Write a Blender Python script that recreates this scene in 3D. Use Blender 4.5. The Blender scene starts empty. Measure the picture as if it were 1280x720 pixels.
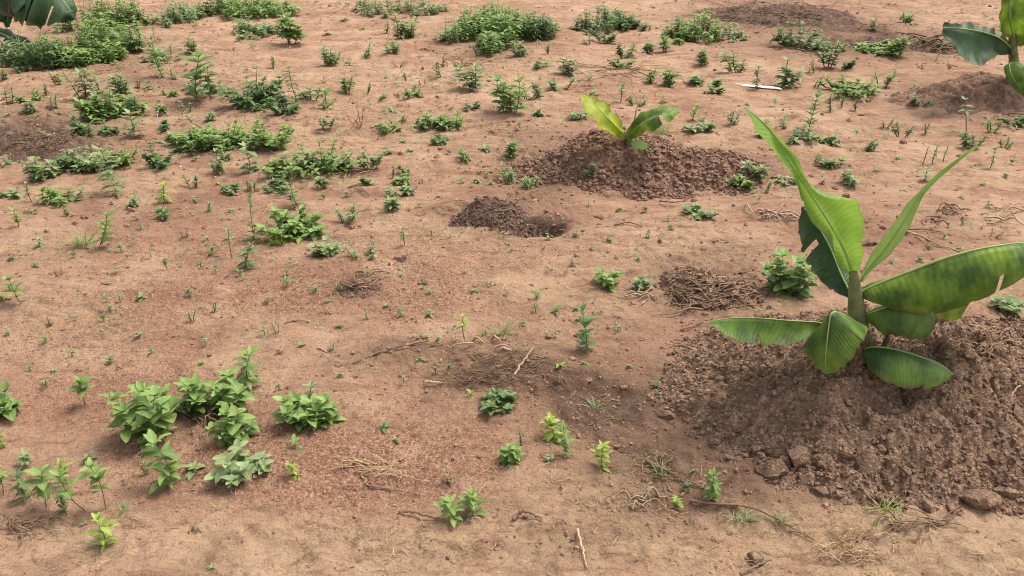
EXPOSURE = 1.14
import bpy, math, random
import numpy as np
random.seed(7); RNG = np.random.default_rng(7)
SC = bpy.context.scene; COL = SC.collection
rad = math.radians

# ------------------------------------------------------------------ camera model
F = 1005.0; CAMH = 1.6; PITCH = rad(28.0)
CP, SP = math.cos(PITCH), math.sin(PITCH)
def ray(px, py):
    a = (px-640)/F; b = (360-py)/F
    return np.array([a, CP+b*SP, -SP+b*CP])
def at(px, py, Y):                       # the point seen at that pixel, Y metres in front of the camera's foot
    d = ray(px, py); t = Y/d[1]
    return np.array([d[0]*t, Y, CAMH+d[2]*t])
def project(x, y, z):
    zc = y*CP-(z-CAMH)*SP; up = y*SP+(z-CAMH)*CP
    zc = np.maximum(zc, 1e-3)
    return 640+F*x/zc, 360-F*up/zc

# ------------------------------------------------------------------ noise
def _hash(ix, iy, s):
    h = (ix.astype(np.int64)*374761393+iy.astype(np.int64)*668265263+s*1274126177) & 0xffffffff
    h = ((h ^ (h >> 13))*1274126177) & 0xffffffff
    return ((h ^ (h >> 16)) & 0xffff).astype(np.float32)/65535.0
def vnoise(x, y, s=0):                   # smooth value noise, about -1..1
    x = np.asarray(x, dtype=np.float64); y = np.asarray(y, dtype=np.float64)
    ix = np.floor(x); iy = np.floor(y); fx = (x-ix).astype(np.float32); fy = (y-iy).astype(np.float32)
    u = fx*fx*fx*(fx*(fx*6-15)+10); v = fy*fy*fy*(fy*(fy*6-15)+10)
    a = _hash(ix, iy, s); b = _hash(ix+1, iy, s); c = _hash(ix, iy+1, s); d = _hash(ix+1, iy+1, s)
    return (a+(b-a)*u+(c-a)*v+(a-b-c+d)*u*v)*2-1
def rotn(x, y, lam, ang, s):
    c, q = math.cos(ang), math.sin(ang)
    return vnoise((x*c-y*q)/lam+3.7*s, (x*q+y*c)/lam-1.9*s, s)
def fbm(x, y, lam, oct=4, s=0, gain=.5):
    r = 0; a = 1.0
    for k in range(oct):
        r = r+a*rotn(x, y, lam, .6+1.1*k, s+k); lam *= .5; a *= gain
    return r

# ------------------------------------------------------------------ mounds: centre, radii, height, and extra lumps
def gz(px, py, z=0.0):                   # where the ray meets the level z
    d = ray(px, py); t = (z-CAMH)/d[2]
    return d[0]*t, d[1]*t
MOUNDS = []
def lump(x, y, cx, cy, rx, ry, h, p=1.6, rot=0.0):
    c, s = math.cos(rot), math.sin(rot)
    u = ((x-cx)*c+(y-cy)*s)/rx; v = (-(x-cx)*s+(y-cy)*c)/ry
    d = np.sqrt(u*u+v*v)
    return h*np.clip(1-d, -1, 1)*np.where(d < 1, (1-np.clip(d, 0, 1)**2)**(p-1), 1.0)
def dome(x, y, cx, cy, rx, ry, h, rot=0.0):
    c, s = math.cos(rot), math.sin(rot)
    u = ((x-cx)*c+(y-cy)*s)/rx; v = (-(x-cx)*s+(y-cy)*c)/ry
    d = np.sqrt(u*u+v*v)
    return h*np.where(d < 1, np.cos(np.clip(d, 0, 1)*math.pi/2)**1.25, -.95*np.clip(d-1, 0, 1))
# each mound: (name, list of domes, detail amplitude, grid step, margin)
BIG = [(1.24, 2.22, .76, .55, .205, 0), (1.0, 2.25, .45, .40, .05, 0), (1.68, 2.32, .6, .46, .07, 0)]
_a = gz(798, 198, .1); MID = [(_a[0]-.02, _a[1]+.05, .70, .36, .13, 0), (_a[0]-.18, _a[1]+.10, .40, .32, .095, 0), (_a[0]+.42, _a[1]-.04, .38, .22, .055, 0)]
_b = gz(1232, 118, .05); FAR = [(_b[0], _b[1], .52, .42, .17, 0), (_b[0]-.50, _b[1]-.02, .28, .2, .05, 0)]
def small(px, py, rx, ry, h): a = gz(px, py, .02); return (a[0], a[1], rx, ry, h, 0)
HOLE = [small(618, 270, .19, .15, .085), small(666, 284, .17, .075, .03)]
RUB = [small(893, 366, .19, .14, .055), small(862, 350, .14, .12, .04), small(930, 372, .10, .09, .03)]
NEST = [small(447, 362, .115, .085, .035)]
LEFT = [small(52, 178, .42, .24, .07), small(5, 172, .25, .25, .07)]
TOP = [small(985, 22, .85, .55, .13), small(905, 16, .4, .3, .07)]
TOP2 = [small(1120, 58, .62, .32, .06), small(1175, 62, .32, .24, .06)]
def mh2(x, y, M):                        # union of domes that still falls below zero outside
    zs = [dome(x, y, *m) for m in M]
    pos = sum(np.maximum(z, 0) for z in zs); neg = zs[0]
    for z in zs[1:]: neg = np.maximum(neg, z)
    return np.where(neg > 0, pos, neg)
ALLM = [BIG, MID, FAR, HOLE, RUB, NEST, LEFT, TOP, TOP2]

def base_ground(x, y):                   # broad shape of the field
    z = .020*fbm(x, y, 2.6, 3, 11)
    z = z+.012*vnoise(x/1.3+.2*y, y/.32, 21)*np.clip((y-2.5)/3, 0, 1)
    # the trench round the big mound and the low bank in front of it
    d = np.sqrt(((x-1.22)/.98)**2+((y-2.2)/.74)**2)
    z = z-.035*np.exp(-((d-1.0)/.16)**2)*np.clip((3.0-y)/.7, 0, 1)
    z = z+.030*np.exp(-((y-1.42-.08*np.sin(x*1.7))/.14)**2)
    # a low hump with roots left of the mound
    a = gz(640, 470); z = z+.075*(1+.35*fbm(x, y, .16, 3, 15))*np.exp(-(((x-a[0])/.24)**2+((y-a[1])/.14)**2))
    a = gz(500, 450); z = z+.03*np.exp(-(((x-a[0])/.22)**2+((y-a[1])/.10)**2))
    # dug pit
    a = gz(676, 291); z = z-.085*np.exp(-(((x-a[0])/.12)**2+((y-a[1])/.07)**2)**2)
    a = gz(170, 250); z = z-.02*np.exp(-(((x-a[0])/.6)**2+((y-a[1])/.28)**2))
    return z
def total(x, y):
    z = base_ground(x, y)
    for M in ALLM: z = z+np.maximum(mh2(x, y, M), 0)
    return z
_T = np.linspace(1.2, 16, 3000)
def G(px, py):                           # the point of the ground seen at that pixel
    d = ray(px, py); X = d[0]*_T; Y = d[1]*_T; Z = CAMH+d[2]*_T
    below = Z < total(X, Y); i = int(np.argmax(below))
    if not below.any(): i = len(_T)-1
    return np.array([X[i], Y[i], float(total(X[i:i+1], Y[i:i+1])[0])])
def depth_scale(p): return (p[1]*CP-(p[2]-CAMH)*SP)/F       # metres per pixel at that point
def dep(p): return math.atan2(CAMH-p[2], p[1])

# ------------------------------------------------------------------ mesh building
class MB:
    def __init__(s): s.v = []; s.f = []; s.c = []; s.uv = []; s.n = 0
    def add(s, v, f, c=(.5, .5, .5), uv=None):
        v = np.asarray(v, dtype=np.float32); f = np.asarray(f, dtype=np.int32)
        s.v.append(v); s.f.append(f+s.n); s.n += len(v)
        s.c.append(np.tile(np.array(c, dtype=np.float32), (len(v), 1)) if np.ndim(c) == 1 else np.asarray(c, dtype=np.float32))
        s.uv.append(np.zeros((len(v), 2), np.float32) if uv is None else np.asarray(uv, np.float32))
    def build(s, name, mat, parent=None, origin=(0, 0, 0), smooth=True):
        v = np.concatenate(s.v)-np.array(origin, dtype=np.float32); c = np.concatenate(s.c); uv = np.concatenate(s.uv)
        quads = [f for f in s.f if f.shape[1] == 4]; tris = [f for f in s.f if f.shape[1] == 3]
        q = np.concatenate(quads) if quads else np.zeros((0, 4), np.int32)
        t = np.concatenate(tris) if tris else np.zeros((0, 3), np.int32)
        me = bpy.data.meshes.new(name)
        li = np.concatenate([q.ravel(), t.ravel()]).astype(np.int32)
        me.vertices.add(len(v)); me.vertices.foreach_set('co', v.ravel())
        me.loops.add(len(li)); me.loops.foreach_set('vertex_index', li)
        me.polygons.add(len(q)+len(t))
        st = np.concatenate([np.arange(len(q))*4, len(q)*4+np.arange(len(t))*3]).astype(np.int32)
        me.polygons.foreach_set('loop_start', st)
        me.polygons.foreach_set('use_smooth', np.full(len(q)+len(t), smooth))
        at_ = me.attributes.new('tint', 'FLOAT_COLOR', 'POINT')
        at_.data.foreach_set('color', np.concatenate([c, np.ones((len(c), 1), np.float32)], 1).ravel())
        ul = me.uv_layers.new(name='uv'); ul.data.foreach_set('uv', uv[li].ravel())
        me.update(calc_edges=True); me.validate()
        me.materials.append(mat)
        o = bpy.data.objects.new(name, me); COL.objects.link(o)
        if parent is not None: o.parent = parent
        else: o.location = tuple(float(k) for k in origin)
        return o
def tag(o, label=None, cat=None, group=None, kind=None):
    for k, val in (('label', label), ('category', cat), ('group', group), ('kind', kind)):
        if val: o[k] = val
    return o
def empty(name, loc):
    o = bpy.data.objects.new(name, None); COL.objects.link(o); o.location = tuple(float(k) for k in loc)
    o.empty_display_size = .05
    return o
def unit(a): a = np.asarray(a, float); return a/(np.linalg.norm(a)+1e-9)
def catmull(P, n):
    P = np.asarray(P, float); m = len(P)
    if m < 3: t = np.linspace(0, 1, n)[:, None]; return P[0]*(1-t)+P[-1]*t
    Q = np.vstack([2*P[0]-P[1], P, 2*P[-1]-P[-2]]); u = np.linspace(0, m-1, n); i = np.minimum(u.astype(int), m-2); t = (u-i)[:, None]
    a, b, c, d = Q[i], Q[i+1], Q[i+2], Q[i+3]
    return .5*(2*b+(c-a)*t+(2*a-5*b+4*c-d)*t*t+(3*b-a-3*c+d)*t**3)
def tube(mb, pts, r, k=6, c=(.5, .5, .5)):
    pts = np.asarray(pts, float); n = len(pts); r = np.broadcast_to(np.asarray(r, float), (n,))
    T = np.gradient(pts, axis=0); T /= np.linalg.norm(T, axis=1)[:, None]+1e-9
    ref = np.array([.31, .2, .93]) if abs(T[:, 2]).mean() < .7 else np.array([.95, .3, .1])
    A = np.cross(T, ref); A /= np.linalg.norm(A, axis=1)[:, None]+1e-9; B = np.cross(T, A)
    th = np.arange(k)*2*math.pi/k
    V = pts[:, None]+r[:, None, None]*(A[:, None]*np.cos(th)[None, :, None]+B[:, None]*np.sin(th)[None, :, None])
    f = [(i*k+j, i*k+(j+1) % k, (i+1)*k+(j+1) % k, (i+1)*k+j) for i in range(n-1) for j in range(k)]
    uv = np.stack([np.repeat(np.linspace(0, 1, n), k), np.tile(th/6.283, n)], 1)
    mb.add(V.reshape(-1, 3), f, c, uv)
    for e, o in ((0, 1), (n-1, -1)):
        cen = pts[e]; ring = V[e]; mb.add(np.vstack([ring, cen]), [(j, (j+1) % k, k) if o < 0 else ((j+1) % k, j, k) for j in range(k)], c)

# leaf blade of a small weed: folded along the midrib, drooping towards the tip
_S = np.array([0, .18, .42, .68, .88, 1.0])
_SHAPE = {'lance': np.array([.10, .62, 1., .72, .34, .0]), 'ovate': np.array([.16, .86, 1., .74, .38, .0]),
          'blade': np.array([.7, 1., .95, .7, .4, .0]), 'round': np.array([.15, .8, 1., .95, .62, .05])}
_LF = []
for _i in range(5):
    for _j in range(2): _LF.append((_i*3+_j, _i*3+_j+1, _i*3+_j+4, _i*3+_j+3))
def leaf(mb, base, d, L, wd, shape='lance', droop=.5, fold=.35, c=(.5, .5, .5), twist=0.0):
    d = unit(d); side = np.cross(d, (0, 0, 1.0))
    side = unit(side) if np.linalg.norm(side) > .05 else np.array([1., 0, 0])
    if twist: side = unit(side+twist*np.cross(side, d))
    pitch = math.asin(max(-1, min(1, d[2]))); h = unit((d[0], d[1], 0)) if abs(d[2]) < .998 else np.array([1., 0, 0])
    ang = pitch-droop*_S**1.4
    seg = np.diff(_S, prepend=0)*L
    x = np.cumsum(seg*np.cos(ang)); z = np.cumsum(seg*np.sin(ang))
    M = np.asarray(base)+x[:, None]*h+z[:, None]*np.array([0, 0, 1.])
    nrm = -np.sin(ang)[:, None]*h+np.cos(ang)[:, None]*np.array([0, 0, 1.])
    wv = (_SHAPE[shape]*wd*.5)[:, None]
    lift = fold*wv
    V = np.stack([M-side*wv+nrm*lift, M, M+side*wv+nrm*lift], 1).reshape(-1, 3)
    uv = np.stack([np.repeat(_S, 3), np.tile([0, .5, 1.], 6)], 1)
    mb.add(V, _LF, c, uv)

# crumb / clod shapes
_g = (1+5**.5)/2
_ICOV = np.array([(-1, _g, 0), (1, _g, 0), (-1, -_g, 0), (1, -_g, 0), (0, -1, _g), (0, 1, _g), (0, -1, -_g), (0, 1, -_g), (_g, 0, -1), (_g, 0, 1), (-_g, 0, -1), (-_g, 0, 1)])/math.sqrt(1+_g*_g)
_ICOF = np.array([(0, 11, 5), (0, 5, 1), (0, 1, 7), (0, 7, 10), (0, 10, 11), (1, 5, 9), (5, 11, 4), (11, 10, 2), (10, 7, 6), (7, 1, 8), (3, 9, 4), (3, 4, 2), (3, 2, 6), (3, 6, 8), (3, 8, 9), (4, 9, 5), (2, 4, 11), (6, 2, 10), (8, 6, 7), (9, 8, 1)])
def subdiv(V, Fc):
    V = [tuple(v) for v in V]; mid = {}; out = []
    def m(a, b):
        k = (min(a, b), max(a, b))
        if k not in mid:
            p = unit((np.array(V[a])+np.array(V[b]))/2); V.append(tuple(p)); mid[k] = len(V)-1
        return mid[k]
    for a, b, c in Fc:
        x, y, z = m(a, b), m(b, c), m(c, a); out += [(a, x, z), (b, y, x), (c, z, y), (x, y, z)]
    return np.array(V), np.array(out)
_I1 = subdiv(_ICOV, _ICOF); _I2 = subdiv(*_I1); _I3 = subdiv(*_I2)
def crumbs(mb, P, R, lvl=0, tints=None):
    V0, F0 = (_ICOV, _ICOF) if lvl == 0 else _I1
    n = len(P); k = len(V0)
    jit = 1+RNG.normal(0, .20, (n, k, 1))
    sc = RNG.uniform(.62, 1.25, (n, 1, 3))*np.array([1, 1, .8])
    q = RNG.normal(size=(n, 3, 3)); q, _ = np.linalg.qr(q)
    V = np.einsum('kj,nij->nki', V0, q)*jit*sc*np.asarray(R)[:, None, None]+np.asarray(P)[:, None]
    Fs = (F0[None]+(np.arange(n)*k)[:, None, None]).reshape(-1, 3)
    c = RNG.uniform(0, 1, (n, 3)) if tints is None else tints
    mb.add(V.reshape(-1, 3), Fs, np.repeat(c, k, 0))

# ------------------------------------------------------------------ materials
def material(name):
    m = bpy.data.materials.new(name); m.use_nodes = True; nt = m.node_tree; nt.nodes.clear()
    out = nt.nodes.new('ShaderNodeOutputMaterial'); b = nt.nodes.new('ShaderNodeBsdfPrincipled')
    nt.links.new(b.outputs[0], out.inputs[0]); return m, nt, b, out
class N:
    def __init__(s, nt): s.nt = nt; s.tc = None
    def node(s, t, **kw):
        n = s.nt.nodes.new(t)
        for k, v in kw.items(): setattr(n, k, v)
        return n
    def link(s, a, b): s.nt.links.new(a, b)
    def obj(s, scale=None):
        t = s.node('ShaderNodeTexCoord').outputs['Object']
        if scale is None: return t
        m = s.node('ShaderNodeMapping'); m.inputs['Scale'].default_value = scale; s.link(t, m.inputs[0]); return m.outputs[0]
    def noise(s, vec, scale, detail=4, rough=.55, out='Fac'):
        n = s.node('ShaderNodeTexNoise'); s.link(vec, n.inputs['Vector'])
        n.inputs['Scale'].default_value = scale; n.inputs['Detail'].default_value = detail; n.inputs['Roughness'].default_value = rough
        return n.outputs[out]
    def voro(s, vec, scale, out='Color', feature='F1'):
        n = s.node('ShaderNodeTexVoronoi', feature=feature); s.link(vec, n.inputs['Vector']); n.inputs['Scale'].default_value = scale; return n.outputs[out]
    def ramp(s, fac, stops):
        r = s.node('ShaderNodeValToRGB'); s.link(fac, r.inputs[0]); e = r.color_ramp.elements
        while len(e) < len(stops): e.new(.5)
        for el, (p, c) in zip(e, stops): el.position = p; el.color = (*c, 1) if len(c) == 3 else c
        return r.outputs[0]
    def rampv(s, fac, a, b): return s.ramp(fac, [(a, (0, 0, 0)), (b, (1, 1, 1))])
    def mix(s, f, a, b, blend='MIX'):
        m = s.node('ShaderNodeMix', data_type='RGBA', blend_type=blend)
        for v, i in ((f, 0), (a, 6), (b, 7)):
            if isinstance(v, (int, float)): m.inputs[i].default_value = v
            elif isinstance(v, tuple): m.inputs[i].default_value = (*v, 1)
            else: s.link(v, m.inputs[i])
        return m.outputs[2]
    def math(s, op, a, b=0.0, clamp=False):
        m = s.node('ShaderNodeMath', operation=op, use_clamp=clamp)
        for i, v in enumerate((a, b)):
            if isinstance(v, (int, float)): m.inputs[i].default_value = v
            else: s.link(v, m.inputs[i])
        return m.outputs[0]
    def attr(s, name='tint'):
        a = s.node('ShaderNodeAttribute', attribute_name=name); sp = s.node('ShaderNodeSeparateColor'); s.link(a.outputs['Color'], sp.inputs[0]); return sp.outputs
    def bump(s, h, strength, dist, prev=None):
        b = s.node('ShaderNodeBump'); b.inputs['Strength'].default_value = strength; b.inputs['Distance'].default_value = dist
        s.link(h, b.inputs['Height'])
        if prev is not None: s.link(prev, b.inputs['Normal'])
        return b.outputs[0]

def mat_ground():
    m, nt, b, _ = material('dry laterite soil'); n = N(nt); P = n.obj(); dark, grit, sand = n.attr()[:3]
    big = n.noise(P, .9, 5, .6); mid = n.noise(P, 5.5, 6, .62); fine = n.noise(P, 60, 5, .7)
    streak = n.noise(n.obj((2.2, 11, 1)), 1.0, 5, .6)
    c = n.mix(n.rampv(big, .38, .64), (.49, .290, .188), (.345, .178, .112))
    c = n.mix(n.math('MULTIPLY', n.rampv(streak, .45, .72), .65), c, (.56, .372, .225))
    c = n.mix(n.math('MULTIPLY', grit, .65), c, (.315, .145, .088))
    c = n.mix(n.math('MULTIPLY', sand, n.rampv(mid, .30, .60)), c, (.56, .39, .235))
    c = n.mix(n.math('MULTIPLY', sand, n.rampv(n.noise(P, 16, 6, .7), .52, .66)), c, (.235, .145, .088))
    c = n.mix(n.math('MULTIPLY', n.rampv(mid, .48, .68), .65), c, (.245, .132, .088))
    st2 = n.noise(n.obj((4.5, 24, 1)), 1.0, 6, .68)
    c = n.mix(n.math('MULTIPLY', n.rampv(st2, .51, .64), .72), c, (.24, .128, .082))
    c = n.mix(n.math('MULTIPLY', n.rampv(n.noise(n.obj((9, 34, 1)), 1.0, 5, .7), .58, .66), .5), c, (.185, .105, .070))
    c = n.mix(n.math('MULTIPLY', n.rampv(n.noise(P, 2.6, 6, .66), .50, .62), .55), c, (.58, .395, .245))
    c = n.mix(n.math('MULTIPLY', n.rampv(n.noise(P, 13, 5, .7), .56, .72), .30), c, (.60, .40, .26))
    # loose grains: pale quartz, dark ironstone
    g1 = n.node('ShaderNodeSeparateColor'); n.link(n.voro(P, 240), g1.inputs[0])
    g2 = n.node('ShaderNodeSeparateColor'); n.link(n.voro(P, 120), g2.inputs[0])
    gm = n.math('ADD', n.math('MULTIPLY', grit, .55), .12)
    c = n.mix(n.math('MULTIPLY', n.rampv(g1.outputs[0], .74, .82), gm), c, (.55, .345, .225))
    c = n.mix(n.math('MULTIPLY', n.rampv(g1.outputs[1], .70, .78), gm), c, (.20, .085, .05))
    c = n.mix(n.math('MULTIPLY', n.rampv(g2.outputs[0], .90, .93), n.math('MULTIPLY', gm, .8)), c, (.13, .062, .042))
    c = n.mix(n.math('MULTIPLY', n.rampv(g2.outputs[2], .93, .95), n.math('MULTIPLY', gm, .7)), c, (.60, .41, .27))
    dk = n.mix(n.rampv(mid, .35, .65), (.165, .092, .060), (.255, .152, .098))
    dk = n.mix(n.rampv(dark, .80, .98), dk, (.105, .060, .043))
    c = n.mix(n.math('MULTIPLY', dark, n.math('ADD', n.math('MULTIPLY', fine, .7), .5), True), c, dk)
    n.link(c, b.inputs['Base Color']); b.inputs['Roughness'].default_value = .95; b.inputs['Specular IOR Level'].default_value = .15
    h = n.bump(n.noise(n.obj((7, 26, 7)), 1.0, 6, .68), .55, .045)
    h = n.bump(n.noise(P, 34, 7, .76), 1.0, .030, h)
    h = n.bump(n.voro(P, 150, 'Distance'), .55, .006, h)
    n.link(h, b.inputs['Normal']); return m
def mat_mound(name, a, bcol, pale, red):
    m, nt, b, _ = material(name); n = N(nt); P = n.obj(); t = n.attr()
    mid = n.noise(P, 9, 6, .65)
    c = n.mix(n.rampv(mid, .34, .66), a, bcol)
    c = n.mix(n.math('MULTIPLY', n.rampv(n.noise(P, 22, 4, .7), .56, .70), .75), c, pale)
    c = n.mix(n.math('MULTIPLY', n.rampv(n.noise(P, 4.2, 4, .6), .5, .7), .6), c, red)
    c = n.mix(n.math('MULTIPLY', n.rampv(t[0], .2, .9), .28), c, pale)
    g1 = n.node('ShaderNodeSeparateColor'); n.link(n.voro(P, 130), g1.inputs[0])
    c = n.mix(n.math('MULTIPLY', n.rampv(g1.outputs[0], .80, .86), .55), c, pale)
    c = n.mix(n.math('MULTIPLY', n.rampv(g1.outputs[1], .80, .86), .5), c, (.085, .045, .03))
    n.link(c, b.inputs['Base Color']); b.inputs['Roughness'].default_value = .95; b.inputs['Specular IOR Level'].default_value = .15
    n.link(n.bump(n.voro(P, 120, 'Distance'), .5, .008, n.bump(n.noise(P, 45, 6, .7), .7, .02)), b.inputs['Normal']); return m
def mat_foliage(name, dark, lite, trans=.32, rough=.55):
    m, nt, b, out = material(name); n = N(nt); t = n.attr(); uvn = n.node('ShaderNodeTexCoord').outputs['UV']
    sp = n.node('ShaderNodeSeparateXYZ'); n.link(uvn, sp.inputs[0])
    c = n.mix(t[0], dark, lite)
    c = n.mix(n.math('MULTIPLY', n.rampv(n.noise(n.obj(), 75, 3, .6), .45, .7), .35), c, tuple(.62*k for k in dark))
    c = n.mix(n.math('MULTIPLY', n.rampv(t[1], .72, .98), .75), c, (.27, .26, .075))
    rib = n.math('LESS_THAN', n.math('ABSOLUTE', n.math('SUBTRACT', sp.outputs[1], .5)), .05)
    c = n.mix(n.math('MULTIPLY', rib, .35), c, tuple(min(1, 1.5*k+.03) for k in lite))
    n.link(c, b.inputs['Base Color']); b.inputs['Roughness'].default_value = rough; b.inputs['Specular IOR Level'].default_value = .35
    tr = n.node('ShaderNodeBsdfTranslucent'); n.link(n.mix(.5, c, tuple(k*1.3 for k in lite)), tr.inputs[0])
    ms = n.node('ShaderNodeMixShader'); ms.inputs[0].default_value = trans
    n.link(b.outputs[0], ms.inputs[1]); n.link(tr.outputs[0], ms.inputs[2]); n.link(ms.outputs[0], out.inputs[0]); return m
def mat_banana(name, dark, lite, rib, edge=.5, trans=.3, vein=.3):
    m, nt, b, out = material(name); n = N(nt); uvn = n.node('ShaderNodeTexCoord').outputs['UV']
    sp = n.node('ShaderNodeSeparateXYZ'); n.link(uvn, sp.inputs[0]); u, v = sp.outputs[0], sp.outputs[1]
    av = n.math('ABSOLUTE', n.math('SUBTRACT', n.math('MULTIPLY', v, 2.0), 1.0))      # 0 midrib .. 1 margin
    ph = n.math('ADD', n.math('ADD', n.math('MULTIPLY', u, 230.0), n.math('MULTIPLY', av, -16.0)), n.math('MULTIPLY', n.noise(n.obj(), 26, 3), 9.0))
    w = n.math('ADD', n.math('MULTIPLY', n.math('SINE', ph), .5), .5)
    mp = n.node('ShaderNodeMapping'); mp.inputs['Scale'].default_value = (14, 1.2, 1); n.link(uvn, mp.inputs[0])
    band = n.noise(mp.outputs[0], 1.0, 3, .6); blot = n.noise(n.obj(), 9, 4, .55)
    c = n.mix(n.rampv(blot, .40, .62), dark, lite)
    c = n.mix(n.math('MULTIPLY', n.rampv(band, .46, .72), .45), c, tuple(.62*k for k in dark))
    c = n.mix(n.math('MULTIPLY', w, vein), c, tuple(.55*k for k in dark))
    c = n.mix(n.math('MULTIPLY', n.math('LESS_THAN', av, .035), .8), c, rib)
    em = n.math('MULTIPLY', n.rampv(n.math('ADD', av, n.math('MULTIPLY', n.noise(n.obj(), 40, 3), .10)), .985, 1.05), edge)
    c = n.mix(em, c, (.16, .075, .03))
    mq = n.node('ShaderNodeMapping'); mq.inputs['Scale'].default_value = (60, 2.2, 1); n.link(uvn, mq.inputs[0])
    c = n.mix(n.math('MULTIPLY', n.math('MULTIPLY', n.rampv(n.noise(mq.outputs[0], 1.0, 2, .6), .62, .70), n.rampv(av, .35, .9)), edge), c, (.23, .135, .055))
    n.link(c, b.inputs['Base Color']); dust = n.math('MULTIPLY', n.rampv(n.noise(n.obj(), 55, 5, .7), .55, .75), .35)
    c = n.mix(dust, c, (.26, .20, .11)); n.link(c, b.inputs['Base Color'])
    b.inputs['Roughness'].default_value = .5; b.inputs['Specular IOR Level'].default_value = .28
    n.link(n.bump(w, .30, .0022, n.bump(n.noise(n.obj(), 30, 3), .3, .006)), b.inputs['Normal'])
    tr = n.node('ShaderNodeBsdfTranslucent'); n.link(n.mix(.4, c, tuple(k*1.2 for k in lite)), tr.inputs[0])
    ms = n.node('ShaderNodeMixShader'); ms.inputs[0].default_value = trans
    n.link(b.outputs[0], ms.inputs[1]); n.link(tr.outputs[0], ms.inputs[2]); n.link(ms.outputs[0], out.inputs[0]); return m
def mat_plain(name, a, bcol, scale=30, rough=.85, spec=.2):
    m, nt, b, _ = material(name); n = N(nt); P = n.obj()
    c = n.mix(n.rampv(n.noise(P, scale, 5, .65), .35, .65), a, bcol); n.link(c, b.inputs['Base Color'])
    b.inputs['Roughness'].default_value = rough; b.inputs['Specular IOR Level'].default_value = spec
    n.link(n.bump(n.noise(P, scale*3, 4, .6), .4, .004), b.inputs['Normal']); return m

M_ = dict(
    ground=mat_ground(),
    mound=mat_mound('freshly dug brown soil', (.115, .066, .045), (.222, .134, .088), (.39, .265, .170), (.205, .106, .075)),
    mound2=mat_mound('dug reddish soil', (.130, .072, .050), (.235, .136, .092), (.38, .24, .165), (.22, .108, .083)),
    dark=mat_mound('dark crumbled soil', (.075, .044, .033), (.14, .082, .058), (.25, .165, .115), (.12, .062, .050)),
    crumb=mat_mound('loose soil crumbs', (.20, .105, .068), (.31, .175, .115), (.47, .31, .205), (.28, .145, .095)),
    g=mat_foliage('mid green weed leaf', (.085, .150, .036), (.27, .38, .105)),
    y=mat_foliage('yellow green weed leaf', (.15, .23, .035), (.37, .47, .09)),
    b=mat_foliage('dark green weed leaf', (.058, .105, .036), (.175, .26, .088)),
    p=mat_foliage('pale grey green weed leaf', (.12, .165, .068), (.31, .385, .165)),
    dryl=mat_foliage('withered weed leaf', (.15, .10, .05), (.30, .22, .12), .15, .8),
    stem=mat_plain('green weed stem', (.12, .15, .05), (.19, .17, .07), 60, .6),
    redstem=mat_plain('reddish weed stem', (.13, .075, .035), (.20, .10, .05), 60, .6),
    twig=mat_plain('dry twig bark', (.13, .078, .050), (.25, .16, .10), 60),
    root=mat_plain('bleached dry root', (.28, .19, .125), (.44, .32, .215), 50),
    straw=mat_plain('dry straw', (.33, .21, .12), (.48, .34, .20), 40),
    stone=mat_plain('brown stone', (.20, .105, .075), (.30, .17, .12), 25),
    white=mat_plain('white plastic', (.70, .70, .68), (.82, .82, .80), 20, .45, .4),
    sheath=mat_plain('dry banana sheath', (.075, .05, .03), (.17, .12, .065), 30),
    pstem=mat_plain('green banana stem', (.085, .095, .038), (.20, .205, .085), 22, .5, .35),
    rib=mat_plain('pale leaf midrib', (.22, .32, .085), (.32, .42, .14), 20, .5, .35),
    lb=mat_banana('bright young banana leaf', (.145, .29, .034), (.25, .40, .060), (.42, .56, .20), .4, .40, .30),
    ls=mat_banana('rolled pale banana leaf', (.23, .38, .075), (.33, .47, .13), (.45, .55, .2), .5, .3, .1),
    ld=mat_banana('dark banana leaf', (.022, .056, .022), (.042, .090, .030), (.15, .24, .08), .6, .18, .2),
    lm=mat_banana('green banana leaf', (.042, .094, .016), (.205, .315, .028), (.28, .37, .12), .4, .32, .06),
    lf=mat_banana('glossy mid green banana leaf', (.036, .086, .020), (.150, .250, .040), (.26, .36, .12), .5, .30, .07),
    ly=mat_banana('yellow green banana leaf', (.19, .29, .018), (.46, .47, .030), (.4, .5, .15), .5, .38, .2),
)
# ------------------------------------------------------------------ world, sun, camera
w = bpy.data.worlds.new("World"); SC.world = w; w.use_nodes = True
nt = w.node_tree; bg = nt.nodes['Background']
sky = nt.nodes.new('ShaderNodeTexSky'); sky.sky_type = 'NISHITA'; sky.sun_disc = False
SUN_EL, SUN_AZ = rad(62), rad(62)       # azimuth clockwise from +Y: high on the right, a little ahead of the camera
sky.sun_elevation = SUN_EL; sky.sun_rotation = SUN_AZ; sky.air_density = 1.2; sky.dust_density = 3.0
hs = nt.nodes.new('ShaderNodeHueSaturation'); hs.inputs['Saturation'].default_value = .30
nt.links.new(sky.outputs[0], hs.inputs['Color']); nt.links.new(hs.outputs[0], bg.inputs[0]); bg.inputs[1].default_value = .12
L = bpy.data.lights.new('sun', 'SUN'); L.energy = 2.0; L.angle = rad(27); L.color = (1, .95, .86)
so = bpy.data.objects.new('sun', L); COL.objects.link(so)
from mathutils import Vector
dirv = Vector((math.sin(SUN_AZ)*math.cos(SUN_EL), math.cos(SUN_AZ)*math.cos(SUN_EL), math.sin(SUN_EL)))
so.rotation_euler = (-dirv).to_track_quat('-Z', 'Y').to_euler()
cam = bpy.data.cameras.new('camera'); cam.sensor_width = 36; cam.lens = 36*F/1280; cam.clip_start = .05; cam.clip_end = 1500
co = bpy.data.objects.new('camera', cam); COL.objects.link(co); co.location = (0, 0, CAMH); co.rotation_euler = (math.pi/2-PITCH, 0, 0)
SC.camera = co
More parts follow.
